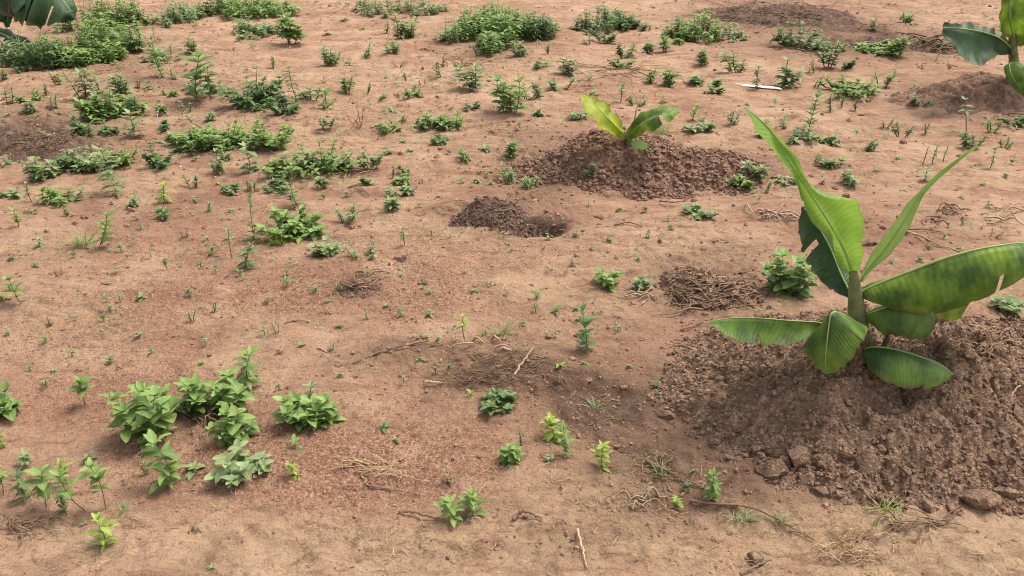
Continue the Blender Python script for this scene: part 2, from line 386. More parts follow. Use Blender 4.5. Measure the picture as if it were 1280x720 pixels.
SC.view_settings.view_transform = 'Standard'; SC.view_settings.look = 'None'; SC.view_settings.gamma = 1; SC.view_settings.use_curve_mapping = False
SC.view_settings.exposure = EXPOSURE
SC.cycles.max_bounces = 6; SC.cycles.transparent_max_bounces = 6; SC.cycles.use_denoising = True
SC.cycles.filter_width = 1.0

# ------------------------------------------------------------------ ground sheet (dense towards the field, coarse out to the horizon)
def zones(x, y):
    u, v = project(x, y, np.zeros_like(x))
    n = 1+.35*fbm(x, y, .5, 3, 61)
    def blob(L_):
        r = 0
        for cx, cy, rx, ry, wt in L_: r = r+wt*np.exp(-(((u-cx)/rx)**2+((v-cy)/ry)**2)**1.5)
        return np.clip(r*n, 0, 1)
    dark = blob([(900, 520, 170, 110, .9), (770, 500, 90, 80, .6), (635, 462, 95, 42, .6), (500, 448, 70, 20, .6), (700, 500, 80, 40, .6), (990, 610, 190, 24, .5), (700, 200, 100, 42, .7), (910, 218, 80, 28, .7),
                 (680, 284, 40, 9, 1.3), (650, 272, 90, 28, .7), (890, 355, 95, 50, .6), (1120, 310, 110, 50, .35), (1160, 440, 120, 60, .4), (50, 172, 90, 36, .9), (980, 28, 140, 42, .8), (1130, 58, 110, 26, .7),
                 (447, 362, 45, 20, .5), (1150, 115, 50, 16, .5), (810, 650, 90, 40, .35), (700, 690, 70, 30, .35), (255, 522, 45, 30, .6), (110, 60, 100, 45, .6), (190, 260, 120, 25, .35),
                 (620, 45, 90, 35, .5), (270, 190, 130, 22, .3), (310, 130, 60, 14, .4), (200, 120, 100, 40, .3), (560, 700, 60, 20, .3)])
    grit = blob([(300, 440, 330, 120, 1), (600, 400, 230, 110, .9), (450, 600, 260, 60, .9), (620, 540, 200, 60, .8), (200, 290, 120, 40, .4)])
    sand = blob([(300, 690, 400, 45, .8), (900, 700, 450, 40, .9), (60, 400, 110, 70, .6), (60, 300, 130, 30, .4), (640, 300, 240, 28, .5), (1200, 690, 200, 50, .7), (470, 130, 200, 60, .3), (1100, 150, 160, 40, .3), (620, 350, 150, 40, .3)])
    pn = fbm(x/2.1+9, y, .75, 4, 63)
    sand = np.clip(sand+.9*np.clip(pn-.35, 0, 1)*(v < 660), 0, 1); grit = np.clip(grit*(1-.8*np.clip(pn*1.6, 0, 1))+.5*np.clip(-pn-.4, 0, 1), 0, 1)
    return dark, grit, sand
def detail(x, y, dark, grit, sand):
    z = .011*fbm(x, y, .42, 3, 31)+.0045*fbm(x, y, .11, 3, 37)
    z = z+.0035*np.maximum(rotn(x, y, .045, .3, 43), -.2)+.0020*rotn(x, y, .019, .9, 47)
    z = z+(.014*np.abs(fbm(x, y, .09, 3, 53))+.006*rotn(x, y, .03, 1.2, 57))*np.clip(dark+.8*sand, 0, 1)
    z = z+.0022*rotn(x, y, .011, .2, 59)*(.4+grit)
    # runoff crusts: small steps along the slope
    s = fbm(x/2.6+5, y, .30, 3, 67); z = z+.008*np.clip(s*5, -1, 1)*np.clip((y-1.9)/1.5, .25, 1)
    s = fbm(x/2.2-3, y, .13, 3, 69); z = z+.006*np.clip(s*4, -1, 1)*np.clip((y-2.2)/2, .3, 1.2)
    return z
def ground():
    th = np.concatenate([np.linspace(-57, 57, 1150), np.linspace(57, 303, 90)[1:-1]]); th = np.radians(th)
    r = np.concatenate([[.02], np.linspace(.15, 1.0, 14), 1.02*np.exp(np.linspace(0, math.log(13/1.02), 900)), 13*np.exp(np.linspace(0, math.log(80), 45))[1:]])
    na, nr = len(th), len(r)
    R, T = np.meshgrid(r, th, indexing='ij'); x = (R*np.sin(T)).ravel(); y = (R*np.cos(T)).ravel()
    dk, gr, sa = zones(x, y)
    front = (np.abs(T.ravel()) < 1.1) & (R.ravel() < 20) & (R.ravel() > .9)
    dk, gr, sa = [np.where(front, k, .2) for k in (dk, gr, sa)]
    z = base_ground(x, y)+detail(x, y, dk, gr, sa)*np.where(R.ravel() < 20, 1, 3)
    mb = MB(); i, j = np.meshgrid(np.arange(nr-1), np.arange(na), indexing='ij'); j2 = (j+1) % na
    f = np.stack([i*na+j, (i+1)*na+j, (i+1)*na+j2, i*na+j2], -1).reshape(-1, 4)[:, ::-1]
    mb.add(np.stack([x, y, z], 1), f, np.stack([dk, gr, sa], 1))
    o = mb.build('ground', M_['ground']); o['kind'] = 'structure'
ground()

# ------------------------------------------------------------------ soil mounds
SURF = {}
def mound(name, M, step, mat, nclod, rmin, rmax, label, cat, amp=.008, group=None):
    cx = np.array([m[0] for m in M]); cy = np.array([m[1] for m in M]); rx = np.array([m[2] for m in M]); ry = np.array([m[3] for m in M])
    x0, x1, y0, y1 = (cx-rx*1.22).min(), (cx+rx*1.22).max(), (cy-ry*1.22).min(), (cy+ry*1.22).max()
    nx, ny = int((x1-x0)/step)+1, int((y1-y0)/step)+1
    xs = np.linspace(x0, x1, nx); ys = np.linspace(y0, y1, ny); X, Y = np.meshgrid(xs, ys)
    S = mh2(X, Y, M); hmax = max(m[4] for m in M)
    wob = .16*fbm(X, Y, .5*min(rx[0], .8), 4, 71)*hmax
    D = amp*fbm(X, Y, .12, 4, 73)+amp*.6*np.abs(fbm(X, Y, .05, 3, 79))
    D = D-amp*1.3*np.exp(-(fbm(X, Y, .2, 3, 83)/.12)**2)
    C = np.zeros_like(X); tint = np.zeros_like(X)
    for _ in range(nclod):
        r = rmin*(rmax/rmin)**(random.random()**2.6); i = random.randrange(nx); j = random.randrange(ny); k = int(r/step)+1
        a, b_, c, d = max(0, j-k), min(ny, j+k+1), max(0, i-k), min(nx, i+k+1)
        e = random.uniform(.7, 1.4); q = random.uniform(0, 3.14)
        ux = X[a:b_, c:d]-xs[i]; uy = Y[a:b_, c:d]-ys[j]
        dd = (ux*math.cos(q)+uy*math.sin(q))**2*e+(-ux*math.sin(q)+uy*math.cos(q))**2/e
        hh = np.sqrt(np.clip(r*r-dd, 0, None))*random.uniform(.55, .95)+C[a:b_, c:d]*.25
        tint[a:b_, c:d] = np.where(hh > C[a:b_, c:d], random.random(), tint[a:b_, c:d])
        C[a:b_, c:d] = np.maximum(C[a:b_, c:d], hh)
    inn = np.clip(S/hmax*6+.55, 0, 1)
    Z = base_ground(X, Y)+S+wob*np.clip(S/hmax*4+.1, 0, 1)+D*inn+C*np.clip(.35+S/hmax*4, 0, 1)-.006*(1-inn)
    keep = (S > -.035)
    idx = np.arange(nx*ny).reshape(ny, nx)
    f = np.stack([idx[:-1, :-1], idx[:-1, 1:], idx[1:, 1:], idx[1:, :-1]], -1).reshape(-1, 4)
    ok = (keep[:-1, :-1] & keep[:-1, 1:] & keep[1:, 1:] & keep[1:, :-1]).ravel(); f = f[ok]
    used = np.unique(f); remap = -np.ones(nx*ny, int); remap[used] = np.arange(len(used))
    V = np.stack([X.ravel(), Y.ravel(), Z.ravel()], 1)[used]
    mb = MB(); mb.add(V, remap[f], np.stack([tint.ravel()[used]]*3, 1))
    o = mb.build(name, M_[mat], origin=(M[0][0], M[0][1], float(base_ground(np.array([M[0][0]]), np.array([M[0][1]]))[0])))
    tag(o, label, cat, group)
    SURF[name+str(len(SURF))] = (xs, ys, Z, S)
    return xs, ys, Z, S
def scatter_on(surf, n, rmin, rmax, bias=0.0, pw=2.2):
    xs, ys, Z, S = surf; P = []; R = []
    while len(P) < n:
        i = random.randrange(len(xs)); j = random.randrange(len(ys)); s = S[j, i]
        if s < -.02 or (bias and random.random() > math.exp(-max(s, 0)/bias)): continue
        r = rmin*(rmax/rmin)**(random.random()**pw); P.append((xs[i]+random.uniform(-.002, .002), ys[j], Z[j, i]+r*.3)); R.append(r)
    return np.array(P), np.array(R)
def crumb_object(name, surf, mat, specs, label):
    mb = MB()
    for n, a, b_, lvl, bias in specs: crumbs(mb, *scatter_on(surf, n, a, b_, bias), lvl=lvl)
    o = mb.build(name, M_[mat], smooth=False); tag(o, label, 'soil crumbs', None, 'stuff')
G1 = 'soil mounds heaped around banana plants'; G2 = 'small heaps of dug soil on the bare field'
s1 = mound('soil_mound', BIG, .0042, 'mound', 6500, .005, .030, 'large crumbly brown soil mound piled around the big banana plant in the right foreground', 'soil mound', .015, G1)
crumb_object('soil_crumbs', s1, 'mound', [(22000, .0022, .009, 0, .3), (700, .007, .018, 1, .12)], 'loose crumbs of brown soil covering the big mound in the right foreground')
s2 = mound('soil_mound', MID, .0065, 'mound2', 4200, .008, .034, 'reddish brown soil mound in the middle distance with a two leaved banana shoot on top', 'soil mound', .012, G1)
crumb_object('soil_crumbs', s2, 'mound2', [(7000, .005, .020, 0, .25)], 'loose crumbs of reddish soil on the middle mound with the two leaved shoot')
s3 = mound('soil_mound', FAR, .008, 'mound2', 1800, .010, .040, 'small smooth brown soil mound under the banana plant cut off by the right edge', 'soil mound', .009, G1)
s4 = mound('soil_heap', HOLE, .005, 'dark', 1600, .005, .020, 'low heap of dark crumbled soil thrown up beside a small dug hole near the centre', 'soil heap', .008, G2)
crumb_object('soil_crumbs', s4, 'dark', [(1800, .003, .012, 0, 0)], 'dark soil crumbs on the low heap beside the dug hole near the centre')
s5 = mound('soil_heap', RUB, .005, 'mound', 900, .006, .022, 'flat heap of brown clods and roots just left of the big banana plant', 'soil heap', .009, G2)
crumb_object('soil_crumbs', s5, 'mound', [(1300, .003, .014, 0, 0)], 'brown soil crumbs strewn over the flat clod and root heap left of the big banana')
s6 = mound('soil_heap', NEST, .004, 'dark', 350, .005, .016, 'very small nest like heap of dark clods on the open red ground left of centre', 'soil heap', .007, G2)
s7 = mound('soil_heap', LEFT, .010, 'dark', 900, .010, .030, 'patch of dark dug soil heaped at the left edge behind the pale weeds', 'soil heap', .012, G2)
s8 = mound('soil_heap', TOP, .014, 'dark', 900, .014, .045, 'broad purplish brown heap of dug soil at the top of the field on the right', 'soil heap', .014, G2)
s9 = mound('soil_heap', TOP2, .012, 'dark', 900, .012, .040, 'long low bank of rough brown soil behind grass in the upper right', 'soil heap', .014, G2)

# big single clods lying on and below the large mound
GC = 'big clods of earth on the foreground mound'
def clod(px, py, w, h, d, label, mat='mound', name='earth_clod', seed=0, group=GC, cat='clod'):
    p = G(px, py); s = depth_scale(p); w, d, h = w*.86, d*.86, h*.86; a, b_, c = w*s/2, d*s/2, h*s/2
    V, Fc = _I3 if w > 18 else _I2; V = np.array(V); rs = np.random.default_rng(seed+int(px))
    off = np.zeros(len(V))
    for _ in range(16):                              # knock flat facets off it
        q = unit(rs.normal(size=3)); lim = rs.uniform(.50, .86); t = V@q; V = V-np.maximum(t-lim, 0)[:, None]*q
    V = V*1.25; V = V*(1+.075*fbm(V[:, 0]*2+V[:, 2], V[:, 1]*2-V[:, 2]*1.3, .9, 4, seed+3)[:, None])
    V = V*np.array([a, b_, c])
    th = rs.uniform(0, 3); V[:, :2] = V[:, :2]@np.array([[math.cos(th*.25), -math.sin(th*.25)], [math.sin(th*.25), math.cos(th*.25)]])
    mb = MB(); mb.add(V+p+np.array([0, b_*.4, c*.4]), Fc, (rs.uniform(.3, .9),)*3)
    tag(mb.build(name, M_[mat], origin=p, smooth=False), label, cat, group); return p
clod(1086, 590, 42, 36, 34, 'largest pale angular clod on the front slope of the big mound')
clod(1032, 622, 36, 20, 26, 'flat broad clod at the foot of the big mound below the angular one', 'mound')
clod(1222, 632, 48, 34, 34, 'big brown clod low on the right side of the foreground mound', 'mound')
clod(1160, 640, 30, 18, 22, 'small rounded clod at the mound foot between two larger clods', 'mound')
clod(1190, 645, 24, 20, 20, 'dull clod tucked against the left side of the big right clod', 'mound2')
clod(966, 595, 40, 30, 30, 'broad worn clod low on the left flank of the big mound', 'mound')
clod(1000, 580, 36, 34, 30, 'blocky clod standing between the worn left clod and the angular clod', 'mound')
clod(1056, 572, 20, 20, 18, 'small clod just left of the largest angular clod', 'mound')
clod(900, 512, 30, 18, 20, 'long clod on the upper left shoulder of the big mound', 'mound')
clod(834, 524, 26, 18, 20, 'loose clod at the far left tip of the big mound', 'mound')
clod(1270, 530, 26, 36, 26, 'tall clod at the right picture edge high on the big mound', 'mound')
clod(1006, 500, 20, 16, 16, 'small dark clod below the drooping front banana leaf', 'mound')
clod(1262, 622, 30, 22, 24, 'lumpy clod at the right picture edge beside the big right clod', 'mound')
clod(1145, 566, 32, 24, 26, 'dusty rounded clod in the middle of the mound front right of the angular clod', 'mound')
GS = 'single stones and lumps on the open ground'
clod(502, 326, 22, 15, 16, 'small round dark red brown stone below a thin pale seedling', 'stone', 'stone', 3, GS, 'stone')
clod(945, 703, 26, 16, 18, 'brown lump of soil near the bottom edge below the long stem', 'mound', 'earth_clod', 4, GS)
clod(1252, 152, 12, 9, 10, 'dark little stone in front of the far right mound', 'stone', 'stone', 5, GS, 'stone')
clod(904, 304, 15, 7, 10, 'flat dark stone behind the clod and root heap', 'stone', 'stone', 6, GS, 'stone')

# fine gravel and grit over the open ground
def field_points(n, rmin=1.15, rmax=12):
    u = np.random.default_rng(n).uniform(-40, 1320, n); v = 740-800*np.random.default_rng(n+1).uniform(0, 1, n)**.9
    d = np.stack([(u-640)/F, CP+(360-v)/F*SP, -SP+(360-v)/F*CP], 1); t = -CAMH/d[:, 2]
    return d[:, 0]*t, d[:, 1]*t
def on_ground(x, y): return base_ground(x, y)+detail(x, y, *zones(x, y))
def GD(px, py):                          # the same point on the rough surface
    g = G(px, py); a, b_ = g[:1], g[1:2]; g[2] = max(g[2], float(on_ground(a, b_)[0])); return g
def gravel():
    x, y = field_points(26000); dk, gr, sa = zones(x, y)
    k = RNG.uniform(size=len(x)) < .10+.45*gr+.55*dk; x, y = x[k], y[k]
    r = .0016*(4.2**(RNG.uniform(size=len(x))**2.0))*np.clip(y/2.4, .8, 2.4)
    mb = MB(); crumbs(mb, np.stack([x, y, on_ground(x, y)+r*.25], 1), r)
    x, y = field_points(9000); dk, gr, sa = zones(x, y); k = RNG.uniform(size=len(x)) < .10+.9*dk; x, y = x[k], y[k]
    r = .0035*(3.6**(RNG.uniform(size=len(x))**2.4))*np.clip(y/2.6, .8, 2.0)
    crumbs(mb, np.stack([x, y, on_ground(x, y)+r*.2], 1), r, 1)
    tag(mb.build('gravel', M_['crumb'], smooth=False), 'fine reddish grit and soil crumbs lying all over the bare ground', 'gravel', None, 'stuff')
gravel()
def litter():
    mb = MB()
    x, y = field_points(6000); dk, gr, sa = zones(x, y)
    k = RNG.uniform(size=len(x)) < .25+.5*sa+.45*dk; x, y = x[k], y[k]; z = on_ground(x, y)
    for i in range(len(x)):
        l = random.uniform(.008, .045)*min(2, max(.8, y[i]/2.8)); a = random.uniform(0, 6.28); dz = random.uniform(-.15, .35)
        q = np.array([math.cos(a), math.sin(a), 0]); p0 = np.array([x[i], y[i], z[i]+.0012]); b_ = random.uniform(-.3, .3)*l
        pts = [p0, p0+q*l*.5+np.array([-q[1], q[0], 0])*b_+np.array([0, 0, .002+max(0, dz)*l*.4]), p0+q*l+np.array([0, 0, max(0, dz)*l*.3])]
        t = random.random(); tube(mb, pts, random.uniform(.0005, .0013)*min(2, max(.8, y[i]/2.8)), 3, (t, t, t))
    x, y = field_points(150)
    for i in range(len(x)):                          # loose bunches of trash
        sc_ = min(2.4, max(.8, y[i]/2.6))
        for k in range(random.randint(6, 18)):
            a, b_ = x[i]+random.gauss(0, .035)*sc_, y[i]+random.gauss(0, .03)*sc_; z0 = float(total(np.array([a]), np.array([b_]))[0])+.004
            th_ = random.uniform(0, 6.28); l = random.uniform(.015, .06)*sc_; q = np.array([math.cos(th_), math.sin(th_), random.uniform(-.1, .3)])
            t = random.random(); tube(mb, [np.array([a, b_, z0]), np.array([a, b_, z0])+q*l*.5+np.array([0, 0, .004]), np.array([a, b_, z0])+q*l], random.uniform(.0006, .0016)*sc_, 3, (t, t, t))
    tag(mb.build('dry_litter', M_['straw']), 'scattered bits of dry straw and stem lying on the soil', 'dry litter', None, 'stuff')
litter()
# ------------------------------------------------------------------ banana plants
def banana_leaf(root, org, mid, A, B, mat, bulge=(.012, .012), wave=.006, n=44, m=7, label=None, ribr=.004, ragged=1.0, seed=0, tears=(), ribmat='rib'):
    Pm = catmull([at(*p) for p in mid], n); Pa = catmull([at(*p) for p in A], n); Pb = catmull([at(*p) for p in B], n)
    rs = np.random.default_rng(seed+17)
    T = np.gradient(Pm, axis=0); T /= np.linalg.norm(T, axis=1)[:, None]+1e-9
    u = np.linspace(0, 1, n); mb = MB()
    rows = []; uvs = []
    for side, (E, bl) in enumerate(((Pa, bulge[0]), (Pb, bulge[1]))):
        W = E-Pm; Nn = np.cross(T, W) if side else np.cross(W, T); Nn /= np.linalg.norm(Nn, axis=1)[:, None]+1e-9
        ph = rs.uniform(0, 6); wv = (np.sin(u*23+ph)*.6+np.sin(u*41+ph*2)*.4)*wave
        rag = 1+ragged*(.022*np.sin(u*67+ph)+.022*rs.normal(size=n)-.10*(rs.uniform(size=n) > .93))
        for k in range(m+1):
            t = k/m
            if side == 0 and k == 0: continue
            rows.append(Pm+W*(t*(rag if k == m else 1))[..., None] if np.ndim(t*(rag if k == m else 1)) else Pm+W*t)
            rows[-1] = rows[-1]+Nn*(bl*math.sin(math.pi*t)*(np.clip(np.linalg.norm(W, axis=1)/.1, 0, 1))+wv*t*t*np.sin(math.pi*np.clip(u, 0, 1))**.3)[:, None]
            uvs.append(np.stack([u, np.full(n, .5-t*.5 if side == 0 else .5+t*.5)], 1))
        if side == 0: rows.reverse(); uvs.reverse()
    V = np.stack(rows, 1); UV = np.stack(uvs, 1); c = V.shape[1]      # n x c
    f = []
    for i in range(n-1):
        for j in range(c-1):
            if any(s == (0 if j < m else 1) and abs(u[i]-t) < w_ and (abs(j+.5-m)/m) > dp for s, t, w_, dp in tears): continue
            f.append((i*c+j, i*c+j+1, (i+1)*c+j+1, (i+1)*c+j))
    mb.add(V.reshape(-1, 3), f, (.5, .5, .5), UV.reshape(-1, 2))
    lo = mb.build('leaf', M_[mat], root, org)
    if label: lo['label'] = label
    ribr *= .62; rb = MB(); tube(rb, Pm[:-2], np.linspace(ribr, ribr*.2, n-2), 6); r = rb.build('midrib', M_[ribmat], lo, org)
    return lo
GB = 'young banana plants in rows'
def stem_obj(root, org, pts, r, mat='pstem'):
    mb = MB(); tube(mb, catmull(pts, 24), np.interp(np.linspace(0, 1, 24), np.linspace(0, 1, len(r)), r), 16); return mb.build('stem', M_[mat], root, org)

Y0 = 2.12
org = at(1077, 472, Y0)
big = tag(empty('banana_plant', org), 'largest young banana plant with broad green leaves on the big foreground mound', 'banana plant', GB)
stem_obj(big, org, [at(1078, 480, Y0), at(1076, 440, Y0), at(1072, 400, Y0), at(1069, 365, Y0), at(1067, 338, Y0)], [.040, .036, .029, .020, .011])
# dry sheaths round the foot of the stem
sh = MB()
for k in range(14):
    a = k*1.9; p = at(1077, 470-2*(k % 5), Y0); q = np.array([math.cos(a), math.sin(a), 0]); r = .040+.003*(k % 3); hgt = random.uniform(.07, .21)
    pts = [p+q*r+np.array([0, 0, -.02]), p+q*(r+.003)+np.array([0, 0, hgt*.5]), p+q*(r+.012)+np.array([0, 0, hgt])]
    leaf(sh, pts[0], (q[0]*.12, q[1]*.12, 1), hgt, .045, 'ovate', -.1, .25)
sh.build('dry_sheath', M_['sheath'], big, org)
y = Y0
# bright upright leaf
banana_leaf(big, org, [(1066, 342, y), (1056, 315, y-.02), (1040, 285, y-.03), (1022, 256, y-.03), (1002, 226, y-.02), (980, 190, y), (955, 158, y+.03), (931, 133, y+.06)],
            [(1060, 343, y), (1046, 325, y-.015), (1038, 298, y-.02), (1015, 278, y-.03), (1000, 242, y-.03), (972, 194, y-.03), (943, 156, y-.01), (929, 132, y+.055)],
            [(1071, 342, y), (1078, 322, y-.05), (1080, 278, y-.08), (1066, 252, y-.09), (1020, 240, y-.045), (993, 193, y-.01), (966, 163, y+.02), (933, 134, y+.06)],
            'lb', (.016, .022), .010, 60, label='bright upright leaf with a narrow twisted tip', ribr=.0055, seed=1)
# rolled spear leaf: a cigar of blade opening towards the base
banana_leaf(big, org, [(1076, 352, y+.01), (1086, 336, y), (1106, 312, y-.005), (1126, 283, y-.005), (1146, 250, y+.01), (1163, 230, y+.02), (1185, 210, y+.035), (1222, 181, y+.06)],
            [(1074, 352, y+.015), (1081, 332, y-.012), (1097, 306, y-.02), (1118, 277, y-.018), (1141, 247, y-.002), (1160, 228, y+.012), (1183, 208, y+.028), (1221, 180, y+.059)],
            [(1079, 354, y+.012), (1090, 338, y-.015), (1114, 316, y-.024), (1135, 287, y-.02), (1150, 253, y-.002), (1165, 232, y+.012), (1187, 212, y+.028), (1223, 183, y+.059)],
            'ls', (.012, .012), .002, 60, label='pale rolled new leaf reaching up to the right', ribr=.006, seed=2)
# dark leaf hanging behind
banana_leaf(big, org, [(1064, 368, y+.03), (1050, 340, y+.07), (1038, 310, y+.10), (1024, 285, y+.12), (1012, 268, y+.13), (1003, 258, y+.135)],
            [(1060, 372, y+.03), (1038, 362, y+.06), (1012, 336, y+.09), (1002, 310, y+.11), (998, 285, y+.12), (1001, 260, y+.135)],
            [(1068, 362, y+.04), (1068, 335, y+.10), (1060, 305, y+.13), (1045, 282, y+.15), (1026, 268, y+.15), (1006, 258, y+.138)],
            'ld', (.014, .014), .012, 40, label='dark leaf hanging behind the bright one', seed=3, tears=((0, .50, .022, .25),))
# big leaf to the right
banana_leaf(big, org, [(1074, 366, y), (1092, 357, y-.01), (1135, 340, y-.03), (1180, 323, y-.05), (1225, 311, y-.06), (1270, 304, y-.06), (1305, 303, y-.055), (1330, 312, y-.05)],
            [(1074, 370, y), (1090, 378, y-.04), (1130, 389, y-.08), (1175, 391, y-.11), (1220, 377, y-.12), (1262, 357, y-.12), (1300, 335, y-.10), (1330, 313, y-.05)],
            [(1076, 364, y+.02), (1098, 362, y+.06), (1140, 372, y+.10), (1178, 398, y+.12), (1194, 400, y+.13), (1225, 365, y+.14), (1280, 330, y+.08), (1331, 311, y-.045)],
            'lm', (.018, .02), .008, 64, ragged=.25, label='biggest leaf sweeping out to the right with its blade hanging', ribr=.007, seed=4, tears=((0, .655, .008, .55),))
# drooping leaf right of the stem
banana_leaf(big, org, [(1074, 398, y), (1090, 390, y-.03), (1112, 383, y-.05), (1136, 380, y-.06), (1156, 384, y-.06), (1168, 397, y-.055), (1166, 412, y-.05)],
            [(1078, 402, y-.01), (1092, 408, y-.05), (1106, 419, y-.08), (1124, 421, y-.10), (1142, 425, y-.11), (1156, 423, y-.10), (1165, 414, y-.055)],
            [(1076, 394, y+.02), (1098, 388, y+.04), (1120, 388, y+.06), (1142, 390, y+.06), (1158, 394, y+.04), (1169, 400, y), (1167, 411, y-.045)],
            'lf', (.012, .01), .008, 40, label='short dark leaf drooping just right of the stem', seed=5)
# front leaf folded over towards the viewer
banana_leaf(big, org, [(1076, 406, y-.02), (1060, 396, y-.08), (1046, 390, y-.145), (1040, 391, y-.165), (1037, 399, y-.175), (1034, 425, y-.19), (1032, 447, y-.195), (1031, 467, y-.19)],
            [(1072, 404, y-.01), (1056, 394, y-.05), (1038, 391, y-.10), (1030, 399, y-.10), (1022, 410, y-.10), (1004, 433, y-.10), (1014, 450, y-.14), (1030, 468, y-.19)],
            [(1080, 408, y-.025), (1086, 411, y-.09), (1082, 421, y-.17), (1079, 426, y-.185), (1077, 431, y-.19), (1063, 449, y-.20), (1050, 463, y-.20), (1033, 468, y-.19)],
            'lf', (.002, .002), .003, 44, label='leaf folded down over the mound towards the front', seed=6)
# long low leaf to the left
banana_leaf(big, org, [(1072, 420, y), (1050, 409, y-.01), (1022, 403, y-.02), (990, 401, y-.03), (955, 398, y-.045), (925, 397, y-.06), (903, 399, y-.07), (886, 403, y-.075)],
            [(1072, 424, y-.01), (1048, 418, y-.02), (1018, 420, y-.05), (988, 431, y-.08), (955, 431, y-.10), (928, 428, y-.11), (905, 417, y-.11), (885, 405, y-.078)],
            [(1070, 416, y+.02), (1050, 406, y+.03), (1022, 404, y+.05), (990, 404, y+.06), (955, 402, y+.06), (925, 401, y+.03), (903, 402, y-.01), (887, 402, y-.07)],
            'lf', (.012, .01), .011, 52, label='long low leaf to the left with a yellowing end', seed=7, tears=((0, .58, .010, .55),))
# low right leaf in front
banana_leaf(big, org, [(1077, 440, y-.03), (1088, 434, y-.05), (1110, 435, y-.07), (1136, 441, y-.09), (1162, 450, y-.10), (1182, 460, y-.11), (1192, 468, y-.115)],
            [(1077, 444, y-.04), (1084, 458, y-.09), (1102, 474, y-.14), (1128, 484, y-.165), (1158, 486, y-.17), (1180, 478, y-.15), (1191, 470, y-.118)],
            [(1079, 438, y-.02), (1090, 437, y+.0), (1112, 440, y+.01), (1138, 447, y), (1164, 455, y-.03), (1183, 463, y-.08), (1193, 468, y-.113)],
            'lf', (.016, .01), .006, 44, label='low leaf lying out to the right over the soil', seed=8)

# small shoot on the middle mound
p0 = G(789, 183); y = p0[1]; org = p0
sm = tag(empty('banana_plant', org), 'small banana shoot with only two leaves on the middle mound', 'banana plant', GB)
stem_obj(sm, org, [p0-np.array([0, 0, .05]), at(788, 178, y), at(784, 170, y), at(780, 165, y)], [.022, .02, .016, .010])
banana_leaf(sm, org, [(784, 172, y), (770, 158, y-.05), (755, 143, y-.06), (741, 130, y-.03), (729, 118, y+.03)],
            [(780, 175, y), (762, 167, y-.12), (744, 152, y-.16), (729, 133, y-.12), (726, 119, y+.02)],
            [(786, 170, y+.02), (775, 150, y+.02), (762, 133, y+.03), (748, 122, y+.05), (731, 117, y+.04)],
            'ly', (.02, .02), .016, 44, label='yellow green leaf standing up to the left', ribr=.006, seed=11, tears=((0, .55, .02, .5), (1, .8, .02, .5)))
banana_leaf(sm, org, [(785, 172, y), (798, 157, y-.06), (816, 147, y-.09), (834, 141, y-.09), (848, 139, y-.06)],
            [(788, 176, y-.02), (803, 168, y-.14), (822, 160, y-.2), (840, 149, y-.17), (849, 141, y-.07)],
            [(783, 168, y+.02), (794, 148, y), (814, 139, y+.02), (834, 137, y+.01), (848, 138, y-.05)],
            'lm', (.03, .03), .016, 44, label='green leaf spreading to the right', ribr=.006, seed=12, tears=((0, .6, .02, .4), (1, .75, .015, .4)))
banana_leaf(sm, org, [(789, 178, y-.02), (795, 176, y-.09), (800, 180, y-.15), (804, 187, y-.17)],
            [(788, 180, y-.03), (790, 182, y-.10), (792, 185, y-.15), (802, 188, y-.17)],
            [(791, 177, y-.02), (801, 175, y-.09), (811, 182, y-.14), (806, 187, y-.165)],
            'ls', (.01, .01), .006, 20, label='small wilted pale leaf', ribr=.004, seed=13)
mb = MB(); tube(mb, [p0, at(792, 155, y), at(798, 127, y+.02)], [.006, .005, .003], 5); mb.build('dry_stalk', M_['straw'], sm, org)

# plant cut by the right edge
p0 = G(1270, 105); y = p0[1]; org = p0
rt = tag(empty('banana_plant', org), 'banana plant cut off by the right edge above the small far mound', 'banana plant', GB)
stem_obj(rt, org, [p0-np.array([0, 0, .05]), at(1268, 85, y), at(1266, 55, y), at(1267, 20, y), at(1270, 0, y)], [.040, .036, .028, .022, .014])
banana_leaf(rt, org, [(1266, 62, y), (1250, 48, y-.08), (1228, 40, y-.14), (1204, 36, y-.16), (1179, 34, y-.16)],
            [(1268, 72, y-.02), (1250, 68, y-.20), (1228, 82, y-.30), (1206, 74, y-.32), (1180, 44, y-.22)],
            [(1264, 58, y+.03), (1252, 42, y+.06), (1232, 34, y+.05), (1206, 29, y), (1180, 28, y-.12)],
            'ld', (.03, .03), .02, 40, label='dark leaf held out to the left', ribr=.011, seed=21)
banana_leaf(rt, org, [(1268, 78, y-.04), (1262, 80, y-.14), (1264, 92, y-.22), (1272, 106, y-.25), (1282, 120, y-.25)],
            [(1266, 82, y-.02), (1255, 86, y-.12), (1259, 100, y-.2), (1270, 114, y-.24), (1281, 121, y-.25)],
            [(1272, 78, y-.05), (1280, 82, y-.2), (1286, 94, y-.28), (1290, 108, y-.28), (1284, 120, y-.25)],
            'lf', (.02, .02), .01, 30, label='leaf folded down over the mound', ribr=.01, seed=22)
banana_leaf(rt, org, [(1268, 50, y), (1264, 30, y-.10), (1262, 10, y-.14), (1266, -12, y-.14), (1276, -36, y-.10)],
            [(1266, 48, y), (1252, 42, y-.14), (1252, 14, y-.2), (1256, -12, y-.2), (1274, -36, y-.1)],
            [(1272, 46, y), (1282, 40, y-.1), (1286, 14, y-.13), (1288, -10, y-.12), (1280, -34, y-.09)],
            'lm', (.03, .03), .015, 36, label='green leaf standing upright', ribr=.011, seed=23)
